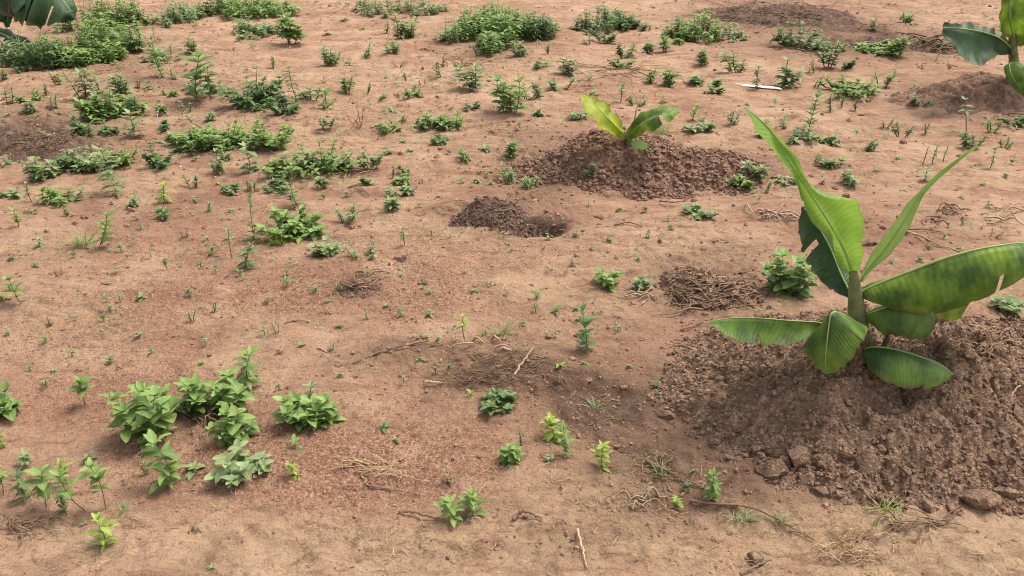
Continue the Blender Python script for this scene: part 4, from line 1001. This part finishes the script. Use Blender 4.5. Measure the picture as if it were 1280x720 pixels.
 (488, 70, 16, 22, 'multi', 'p', 'small dull weed left of the reddish dry sprigs', 7),
 (502, 86, 14, 24, 'dry', 'p', 'dry dark sprig in front of the small dull weed'),
 (497, 50, 30, 18, 'multi', 'p', 'narrow weed just left of the bright bushy one', 8),
 (516, 49, 30, 30, 'bush', 'g', 'bright bushy weed left of the largest bright patch', 8),
 (481, 42, 18, 16, 'sparse', 'p', 'thin weed left of the narrow one', 7),
 (556, 84, 18, 28, 'dry', 'p', 'reddish dry sprigs below the largest bright patch'),
 (574, 88, 14, 26, 'dry', 'p', 'brown dead tuft right of the reddish dry sprigs'),
 (594, 116, 32, 28, 'multi', 'p', 'grey weed with a dark stalk below the largest bright patch', 8),
 (636, 148, 48, 32, 'multi', 'g', 'tall weed with bare lower stems left of the middle mound', 9),
 (660, 126, 22, 18, 'sparse', 'p', 'thin weed right of the tall bare stemmed one', 8),
 (675, 124, 20, 18, 'multi', 'p', 'small weed farther right of the tall bare stemmed one', 7),
 (587, 142, 20, 18, 'bush', 'b', 'small dark knot of leaves behind the leafy pair', 6),
 (567, 164, 26, 42, 'bush', 'g', 'wider weed of the leafy pair left of the middle mound', 8),
 (526, 163, 22, 22, 'bush', 'g', 'smaller weed of the leafy pair left of the middle mound', 7),
 (480, 126, 14, 24, 'low', 'g', 'low grassy weed in the upper centre left', 10),
 (497, 122, 12, 14, 'dry', 'p', 'dry stub right of the low grassy weed'),
 (448, 158, 30, 26, 'dry', 'p', 'dry branching stalk on bare ground in the upper centre left'),
 (490, 144, 10, 36, 'low', 'p', 'flat grey mat weed right of the dry branching stalk', 13),
 (459, 114, 12, 12, 'sparse', 'p', 'small wisp left of the low grassy weed', 6),
 (528, 109, 14, 18, 'dry', 'p', 'dry little tuft between the low grassy weed and grey weed'),
 (485, 195, 16, 24, 'low', 'p', 'low pale weed on open ground right of the round green bush', 10),
 (492, 219, 12, 8, 'sparse', 'b', 'tiny dark shoot in front of the low pale weed', 5),
 (505, 182, 8, 26, 'low', 'p', 'flat straggling weed behind the low pale one', 10),
 (527, 188, 8, 12, 'low', 'p', 'tiny shoot right of the flat straggling weed', 6),
 (576, 230, 8, 22, 'low', 'p', 'creeping tiny weed behind the dark crumbled heap', 8),
 (607, 192, 14, 30, 'low', 'p', 'spread out weed left of the middle mound base', 11),
 (637, 232, 26, 18, 'multi', 'p', 'small branching weed between the dug hole and the middle mound', 8),
 (776, 126, 20, 18, 'leggy', 'g', 'single green seedling directly behind the small banana shoot', 9),
 (870, 168, 24, 40, 'bush', 'p', 'grey green weed right of the small banana shoot', 8),
 (866, 150, 20, 14, 'up', 'y', 'yellow topped shoot behind the grey green weed', 7),
 (874, 83, 18, 18, 'multi', 'p', 'small weed in front of the mid green patch', 7),
 (848, 97, 10, 20, 'low', 'p', 'low weed left of the dry runner ends', 8),
 (860, 106, 12, 18, 'dry', 'p', 'dry tuft just right of the low weed'),
 (922, 94, 26, 28, 'multi', 'p', 'branching weed left behind the white strip', 8),
 (947, 112, 28, 14, 'up', 'b', 'slim weed standing in front of the white strip', 7),
 (685, 68, 14, 16, 'sparse', 'p', 'thin weed below the duller green fringe', 7),
 (735, 56, 12, 12, 'sparse', 'p', 'thin weed just in front of the dark flat patch', 6),
 (822, 168, 28, 44, 'grass', 'g', 'dry tipped grass growing at the right foot of the small banana shoot'),
 # ---- top right
 (996, 64, 34, 64, 'bush', 'b', 'dark bush in front of the purplish brown heap', 10),
 (1040, 68, 16, 40, 'multi', 'g', 'low weeds joining the dark bush and the grassy bank', 8),
 (1016, 90, 30, 16, 'dry', 'p', 'brown stalk standing below the dark bush'),
 (1012, 90, 16, 20, 'low', 'p', 'green leaves at the foot of the brown stalk', 8),
 (1118, 74, 24, 30, 'multi', 'g', 'leafy weed at the right end of the grassy bank', 8),
 (978, 112, 34, 30, 'multi', 'p', 'branching weed at the right end of the white strip', 8),
 (1058, 124, 28, 68, 'bush', 'g', 'dense flat topped bush in the upper right', 9),
 (1103, 110, 18, 28, 'multi', 'p', 'pale weed right of the dense flat topped bush', 7),
 (1040, 142, 22, 12, 'sparse', 'b', 'thin stalked seedling in front of the dense flat topped bush', 6),
 (1053, 134, 14, 10, 'sparse', 'b', 'short seedling right of the thin stalked one', 5),
 (1070, 136, 12, 12, 'sparse', 'b', 'dark short seedling at the front right of the flat topped bush', 5),
 (1017, 112, 16, 10, 'sparse', 'b', 'dark thin stalk left of the dense flat topped bush', 5),
 (1008, 172, 52, 22, 'up', 'p', 'tall stepped weed like a small column right of the upright leaf tip', 10),
 (998, 182, 24, 40, 'bush', 'p', 'bushy foot of leaves left of the tall stepped weed', 9),
 (1030, 184, 16, 32, 'bush', 'p', 'low weed right of the tall stepped one', 8),
 (977, 160, 16, 14, 'up', 'p', 'small seedling left of the tall stepped weed', 7),
 (1062, 154, 10, 18, 'low', 'b', 'tiny dark weed on bare ground in front of the flat topped bush', 8),
 (1107, 158, 12, 16, 'sparse', 'b', 'small dark shoot on bare ground below the pale weed', 6),
 (1105, 172, 12, 14, 'low', 'p', 'low seedling just in front of the small dark shoot', 7),
 (1208, 164, 44, 22, 'leggy', 'p', 'tall single stalk with a pale top in front of the small far mound', 10),
 (1204, 174, 10, 24, 'low', 'p', 'flat weed at the foot of the tall single stalk', 9),
 (1158, 166, 12, 14, 'sparse', 'b', 'thin shoot left of the tall single stalk', 6),
 (1150, 88, 12, 14, 'dry', 'p', 'dry sprig behind the small far mound on its left'),
 (1185, 86, 12, 16, 'dry', 'p', 'dry sprig under the dark leaf at the right'),
 (1152, 208, 28, 14, 'leggy', 'p', 'left stalk of three seedlings in a row behind the rolled leaf', 7),
 (1165, 209, 28, 14, 'leggy', 'p', 'middle stalk of three seedlings in a row behind the rolled leaf', 7),
 (1178, 206, 26, 14, 'leggy', 'g', 'right stalk of three seedlings in a row behind the rolled leaf', 7),
 (1236, 214, 34, 18, 'leggy', 'p', 'seedling standing alone right of the rolled leaf tip', 9),
 (1152, 230, 20, 18, 'up', 'p', 'small weed below the three seedlings in a row', 8),
 (1080, 194, 18, 36, 'multi', 'p', 'low pale weed row between the stepped weed and three seedlings', 7),
 (1258, 226, 12, 30, 'low', 'p', 'low weed near the right edge below the lone seedling', 9),
 (1140, 118, 18, 30, 'low', 'p', 'low green weed on the left shoulder of the small far mound', 10),
 (30, 78, 44, 60, 'grass', 'p', 'grey green long bladed grass clump at the left edge under the drooping leaf'),
]
for t in W:
    lean = {124: .45, 308: .35, 318: .08}.get(t[0], 0.0)
    if t[1] < 330 and t[4] in ('bush', 'low', 'multi', 'up', 'sparse'): t = (*t[:2], t[2]*1.08, t[3]*1.22, *t[4:])
    weed(*t, lean=lean or random.Random(t[0]).uniform(-.18, .18))

# ------------------------------------------------------------------ twigs, roots, dead leaves, scraps
def strand(name, label, cat, group, pts, r, mat, lift=0.0, k=6):
    P = []
    for q in pts:
        g = GD(q[0], q[1]); up = q[2] if len(q) > 2 else 0.0; P.append(g+np.array([0, 0, r*.7+up+lift]))
    P = catmull(P, max(12, 6*len(P))); P += RNG.normal(0, r*.25, P.shape); mb = MB(); org = P[0].copy()
    tube(mb, P, np.linspace(r, r*.45, len(P))*(1+.15*np.sin(np.arange(len(P))*1.7)), k)
    return tag(mb.build(name, M_[mat], origin=org), label, cat, group)
GT = 'dry twigs and stems lying on the soil'
strand('twig', 'thin dark twig lying on red soil left of the root covered hump', 'twig', GT, [(442, 456), (470, 445), (495, 440, .01), (535, 434, .012)], .0055, 'twig')
strand('twig', 'short straight straw coloured stick below the dark twig', 'twig', GT, [(532, 479), (543, 480, .004), (554, 480)], .005, 'straw')
strand('twig', 'pale twig leaning on the right side of the root covered hump', 'twig', GT, [(643, 476), (652, 466, .015), (666, 451, .03)], .005, 'root')
strand('twig', 'brown twig pointing at the left weed of the lower centre pair', 'twig', GT, [(498, 642), (515, 643, .006), (535, 648, .004), (556, 652)], .005, 'twig')
strand('twig', 'curved pale stem below the curled dry roots', 'twig', GT, [(452, 598), (458, 608), (475, 613, .004), (512, 617)], .0035, 'twig')
strand('twig', 'small bent twig arching over a lump in the lower centre', 'twig', GT, [(640, 652), (650, 647, .012), (664, 648, .014), (678, 656)], .006, 'twig')
strand('twig', 'straight reddish straw pointing down to the bottom edge', 'twig', GT, [(721, 670, .01), (726, 690, .008), (734, 715)], .0042, 'straw')
strand('twig', 'straight straw at the bottom edge below the brown soil lump', 'twig', GT, [(925, 719), (942, 711, .003), (966, 699)], .004, 'twig')
strand('dead_weed', 'long dead weed stem trailing to the right below the big mound', 'dead stem', GT, [(862, 628), (890, 634, .008), (925, 641, .012), (960, 652, .01), (990, 664, .006), (1018, 676)], .0042, 'twig')
strand('twig', 'dark crooked twig on the damp soil left of the mound foot', 'twig', GT, [(808, 578), (826, 590, .008), (850, 600, .006), (880, 612)], .005, 'twig')
strand('twig', 'short dark twig left of the low left banana leaf tip', 'twig', GT, [(850, 414), (862, 412, .008), (878, 405)], .005, 'twig')
strand('twig', 'dry stick lying behind the biggest banana leaf', 'twig', GT, [(1130, 291), (1150, 303, .012), (1170, 309, .008), (1200, 317)], .006, 'root')
strand('twig', 'long grey stick behind the dry stick and the rolled leaf', 'twig', GT, [(1128, 287), (1160, 290, .01), (1190, 296)], .005, 'twig')
strand('twig', 'pale bent straw on the right side of the big mound', 'twig', GT, [(1258, 512, .01), (1264, 500, .03), (1280, 492, .04)], .004, 'root')
strand('twig', 'pale stick lying on soil behind the low right banana leaf', 'twig', GT, [(1130, 440), (1144, 437, .01), (1156, 433)], .006, 'root')
strand('twig', 'thin crooked twig above the broad round weed', 'twig', GT, [(436, 236), (448, 238, .01), (462, 245)], .006, 'twig')
strand('twig', 'dark curved twig between the middle mound and the flat pale weed', 'twig', GT, [(824, 252), (840, 256, .01), (858, 252)], .006, 'twig')
strand('twig', 'straight twig in front of the dug hole on its right', 'twig', GT, [(768, 283), (785, 281, .008), (803, 284)], .005, 'twig')
strand('dead_runner', 'dry runner crossing bare soil in the upper centre right', 'dead stem', GT, [(760, 76), (778, 84, .01), (790, 90, .01), (815, 98)], .009, 'twig')
strand('dead_runner', 'paler dry runner crossing the first one in the upper centre right', 'dead stem', GT, [(785, 88), (805, 86, .01), (838, 82)], .008, 'straw')
strand('dead_runner', 'long flat dead stalk behind the pale bent twig ends at upper right', 'dead stem', GT, [(1252, 146), (1268, 148, .01), (1290, 150)], .008, 'twig')
strand('twig', 'thin straw lying on red gravel left of centre', 'twig', GT, [(357, 405), (370, 404, .003), (388, 405)], .004, 'twig')
strand('twig', 'pale splinter on red gravel right of the single upright weed', 'twig', GT, [(398, 438), (403, 440, .003), (409, 443)], .004, 'root')
strand('twig', 'pale grey stalk crossing the grey grass at the left edge', 'twig', GT, [(12, 52, .15), (26, 62, .12), (54, 68)], .008, 'root')
def tangle(name, label, cat, px, py, w, h, n, r, mat, up=.03, group=None, curl=.5, seed=0):
    random.seed(seed+int(px)); mb = MB(); org = G(px, py)
    for i in range(n):
        x, y_ = px+random.uniform(-.5, .5)*w, py+random.uniform(-.5, .5)*h; a = random.uniform(-.9, .9)+(math.pi if random.random() < .5 else 0); P = []
        l = random.uniform(.3, .8)*w; a += random.uniform(-curl, curl)
        for k in range(4):
            g = GD(x, y_); P.append(g+np.array([0, 0, r+.002+up*math.sin(math.pi*k/3)*random.uniform(.2, 1)])); x += math.cos(a)*l/3; y_ += math.sin(a)*l/3*.45; a += random.uniform(-curl, curl)*2
        t = random.random(); tube(mb, catmull(P, 12), np.linspace(r, r*.5, 12)*random.uniform(.7, 1.2), 4, (t, t, t))
    return tag(mb.build(name, M_[mat], origin=org), label, cat, group)
GR = 'tangles of dead roots and straw'
tangle('root_tangle', 'splayed pale dead roots right of the flat pale weed', 'dead roots', 965, 270, 50, 14, 14, .0055, 'root', .03, GR, .3)
tangle('root_tangle', 'curled dry roots lying on red soil left of the lower centre pair', 'dead roots', 470, 590, 70, 22, 40, .0017, 'straw', .02, GR, .9)
tangle('root_tangle', 'stubby pale root ends beside the long dead stem', 'dead roots', 806, 630, 40, 16, 12, .0032, 'root', .03, GR, .5)
tangle('root_tangle', 'dead straw tuft at the bottom right below the long stem', 'dead straw', 1058, 688, 54, 40, 46, .0018, 'straw', .03, GR, .7)
tangle('root_tangle', 'dry reddish roots on the bank below the bright grass tuft', 'dead roots', 1150, 660, 90, 14, 16, .003, 'twig', .015, GR, .5)
tangle('root_tangle', 'forked pale root lying on the root covered hump', 'dead roots', 606, 440, 34, 24, 5, .0055, 'root', .02, GR, .3)
tangle('root_tangle', 'fine brown root mat covering the hump left of the mound', 'dead roots', 625, 465, 110, 40, 90, .0016, 'twig', .012, GR, .8)
tangle('root_tangle', 'dark dry stems in the gap of the left foreground clump', 'dead stems', 256, 520, 34, 22, 22, .004, 'sheath', .03, GR, .5)
tangle('root_tangle', 'dry leaves and stems at the lower left corner', 'dead stems', 36, 660, 60, 20, 26, .0022, 'twig', .02, GR, .6)
tangle('root_tangle', 'matted roots on the flat clod heap left of the big banana', 'dead roots', 890, 372, 90, 36, 46, .004, 'twig', .02, GR, .5)
tangle('root_tangle', 'pale splinters at the front of the right dull weed', 'dead roots', 800, 374, 34, 12, 10, .004, 'root', .02, GR, .6)
tangle('root_tangle', 'dark spiky roots at the front left of the clod heap', 'dead roots', 852, 378, 24, 26, 16, .0045, 'sheath', .03, GR, .5)
tangle('root_tangle', 'root bits on the soil right of the big mound top', 'dead roots', 1232, 432, 30, 34, 18, .0038, 'twig', .02, GR, .7)
tangle('root_tangle', 'roots poking from soil at the right edge above the mound', 'dead roots', 1272, 430, 30, 24, 14, .004, 'twig', .02, GR, .6)
tangle('root_tangle', 'wiry dark stems behind the rolled leaf', 'dead stems', 1185, 272, 36, 16, 14, .005, 'twig', .03, GR, .5)
tangle('root_tangle', 'pale dead stems behind the biggest leaf at the right', 'dead stems', 1262, 272, 40, 20, 14, .005, 'root', .03, GR, .5)
tangle('root_tangle', 'twiggy brown debris on the nest like heap', 'dead stems', 446, 356, 46, 14, 22, .0035, 'twig', .02, GR, .7)
tangle('root_tangle', 'dry stems strewn over the top of the dark crumbled heap', 'dead stems', 618, 262, 60, 16, 46, .0022, 'twig', .015, GR, .6)
tangle('root_tangle', 'dead stems on dark soil at the far left', 'dead stems', 60, 176, 90, 30, 40, .0035, 'sheath', .02, GR, .6)
tangle('root_tangle', 'dead stalks on the purplish heap at the top right', 'dead stems', 980, 18, 130, 18, 44, .005, 'sheath', .03, GR, .6)
tangle('root_tangle', 'dark tangled stems at the right end of the long low bank', 'dead stems', 1170, 56, 50, 20, 26, .008, 'sheath', .04, GR, .5)
tangle('root_tangle', 'dry brown creeping stems in front of the bright top centre patch', 'dead stems', 580, 82, 60, 10, 16, .0035, 'twig', .02, GR, .5)
tangle('root_tangle', 'tangle of dry runners on bare soil above the small shoot', 'dead stems', 770, 92, 90, 16, 22, .0032, 'twig', .015, GR, .4)

def dead_leaf(px, py, w, wr, az, el, label, mat='straw', name='dead_leaf', cat='dead leaf', dr=.8):
    p = G(px, py); s = depth_scale(p); mb = MB(); L_ = w*s
    leaf(mb, p+np.array([0, 0, .006]), dirn(az, el), L_, L_*wr, 'ovate', dr, .5, (.5, .3, .5)); leaf(mb, p+np.array([0, 0, .004]), dirn(az+2.2, el*.6), L_*.7, L_*wr*.6, 'ovate', dr, .4, (.4, .3, .5))
    return tag(mb.build(name, M_[mat], origin=p), label, cat)
dead_leaf(304, 138, 13, .45, .4, .5, 'pale dry leaf at the foot of the big dark bush', 'root')
dead_leaf(764, 211, 15, .5, .3, .4, 'white dry leaf scrap on the front of the middle mound', 'white')
dead_leaf(228, 212, 9, .5, 2.6, .4, 'bleached leaf scrap in front of the long weed drift', 'white')
dead_leaf(940, 344, 22, .45, 2.9, .3, 'brown dead leaf at the left foot of the broad leaved weed', 'sheath')
dead_leaf(1080, 306, 20, .5, .2, .25, 'curled brown leaf on the ground behind the bright upright leaf', 'sheath')
# white strip half under the weeds
a = G(921, 108); b_ = G(976, 113); mb = MB(); n = 14; t = np.linspace(0, 1, n)[:, None]; Pm = a*(1-t)+b_*t+np.array([0, 0, .016])
wv = np.array([0, 1., 0])*.030; wav = (.0015*np.sin(t*17)+.001*np.sin(t*31))*np.array([0, 0, 1.])
top = np.concatenate([Pm-wv+wav, Pm+wv+wav*.4]); bot = top-np.array([0, 0, .004]); V = np.concatenate([top, bot]); f = []
for i in range(n-1):
    f += [(i, i+1, n+i+1, n+i), (2*n+i, 3*n+i, 3*n+i+1, 2*n+i+1), (i, 2*n+i, 2*n+i+1, i+1), (n+i, n+i+1, 3*n+i+1, 3*n+i)]
mb.add(V, f); tag(mb.build('plastic_strip', M_['white'], origin=a), 'narrow white plastic strip lying on bare soil behind the upright leaf tip', 'plastic strip')

# ------------------------------------------------------------------ tiny sprouts between the weeds, each named after its nearest landmark
LM = [(t[0], t[1], t[2], t[6]) for t in W]
USED = set(); PLACED = []
def sprouts(n, small=True):
    rs = random.Random(5 if small else 11); used = USED; made = 0; tries = 0
    placed = PLACED
    while made < n and tries < 4000:
        tries += 1
        px, py = rs.uniform(5, 1275), 8+rs.random()**1.35*480
        if not small:
            px, py = (rs.uniform(5, 560), rs.uniform(100, 270)) if rs.random() < .6 else (rs.uniform(380, 1270), rs.uniform(20, 240))
        if 820 < px and 330 < py: continue
        if any(((px-a)/c)**2+((py-b)/e)**2 < 1 for a, b, c, e in ((798, 200, 160, 56), (1235, 112, 80, 26), (640, 270, 85, 26), (985, 18, 110, 26), (50, 172, 70, 26))): continue
        if any(abs(px-a)/(w_*.5+9) < 1 and -h_-6 < py-b < 10 for a, b, w_, h_ in OCC): continue
        if any(abs(px-a) < 14 and abs(py-b) < 9 for a, b in placed): continue
        best = sorted(LM, key=lambda q: (q[0]-px)**2+(2.2*(q[1]-py))**2)[:3]
        for bx, by, bh, lab in best:
            dx, dy = px-bx, (py-by)*2.2; d = ('right of' if dx > 0 else 'left of') if abs(dx) > abs(dy) else ('in front of' if dy > 0 else 'behind')
            if (lab, d) in used or len(lab.split()) > 11: continue
            used.add((lab, d)); break
        else: continue
        placed.append((px, py))
        if not small:
            k_ = rs.choice(('multi', 'low', 'bush', 'multi', 'sparse', 'low')); hh = rs.uniform(11, 24)*(1 if k_ != 'low' else .6); lab_ = 'small weed '+d+' '+lab.replace('just ', '')
            weed(px, py, hh, rs.uniform(20, 40), k_, rs.choice('gbpp'), lab_, rs.uniform(6, 9)); made += 1; continue
        p = G(px, py); s = depth_scale(p); random.seed(int(px*13+py)); mb = MB(); hh = rs.uniform(5, 13)*s
        tube(mb, [p-np.array([0, 0, .006]), p+np.array([rs.uniform(-.3, .3)*hh, 0, hh*.9])], [.0018, .0012], 4, (.1, .2, .5))
        for k in range(rs.randint(6, 14)):
            q = p+np.array([0, 0, hh*rs.uniform(.3, .95)]); l = rs.uniform(3.5, 7.5)*s; leaf(mb, q, dirn(rs.uniform(0, 6.28), rs.uniform(0, .8)), l, l*.45, 'lance', .7, .3, tcol(.1, .9))
        o = mb.build('sprout', M_[rs.choice('gpbp')], origin=p); tag(o, 'tiny sprout '+d+' '+lab.replace('just ', ''), 'sprout', 'tiny sprouts scattered over bare soil'); made += 1
sprouts(115, False)
sprouts(110)

def seedling_cover(n):
    """the haze of tiny seedlings and dead bits nobody could count"""
    rs = random.Random(77); fo = MB(); dr = MB()
    for i in range(n):
        px, py = rs.uniform(-20, 1300), 4+rs.random()**1.25*420
        w_ = float(fbm(np.array([px/90.]), np.array([py/38.]), 1.0, 3, 97)[0])
        if w_ < rs.uniform(-.5, .9)-(.35 if px < 560 and py < 240 else 0): continue
        if px > 820 and py > 335: continue
        p = G(px, py); s = depth_scale(p); random.seed(i); hh = rs.uniform(1.5, 6)*s
        tgt = fo if rs.random() < .62 else dr
        for k in range(rs.randint(3, 6)):
            l = rs.uniform(2.2, 5)*s; leaf(tgt, p+np.array([0, 0, hh*rs.random()]), dirn(rs.uniform(0, 6.28), rs.uniform(-.1, .9)), l, l*rs.uniform(.25, .5), 'lance', .7, .3, tcol(.1, .9))
    for i in range(1100):                            # the trashy near edge and the damp soil by the mound
        px, py = rs.uniform(-10, 1290), rs.uniform(590, 722)
        if rs.random() < .4: px, py = rs.gauss(800, 80), rs.gauss(600, 60)
        if px > 850 and py < 640: continue
        p = G(px, py); s = depth_scale(p); random.seed(i+9000)
        for k in range(rs.randint(1, 3)):
            l = rs.uniform(2.5, 8)*s; leaf(dr, p+np.array([rs.uniform(-3, 3)*s, rs.uniform(-3, 3)*s, .003]), dirn(rs.uniform(0, 6.28), rs.uniform(-.05, .35)), l, l*rs.uniform(.15, .4), 'lance', .5, .3, tcol(.0, .9))
    tag(fo.build('seedling_cover', M_['p']), 'haze of tiny seedlings spread thinly over the bare soil', 'seedlings', None, 'stuff')
    tag(dr.build('dead_leaf_litter', M_['dryl']), 'small dead leaf bits spread thinly over the bare soil', 'leaf litter', None, 'stuff')
seedling_cover(7000)
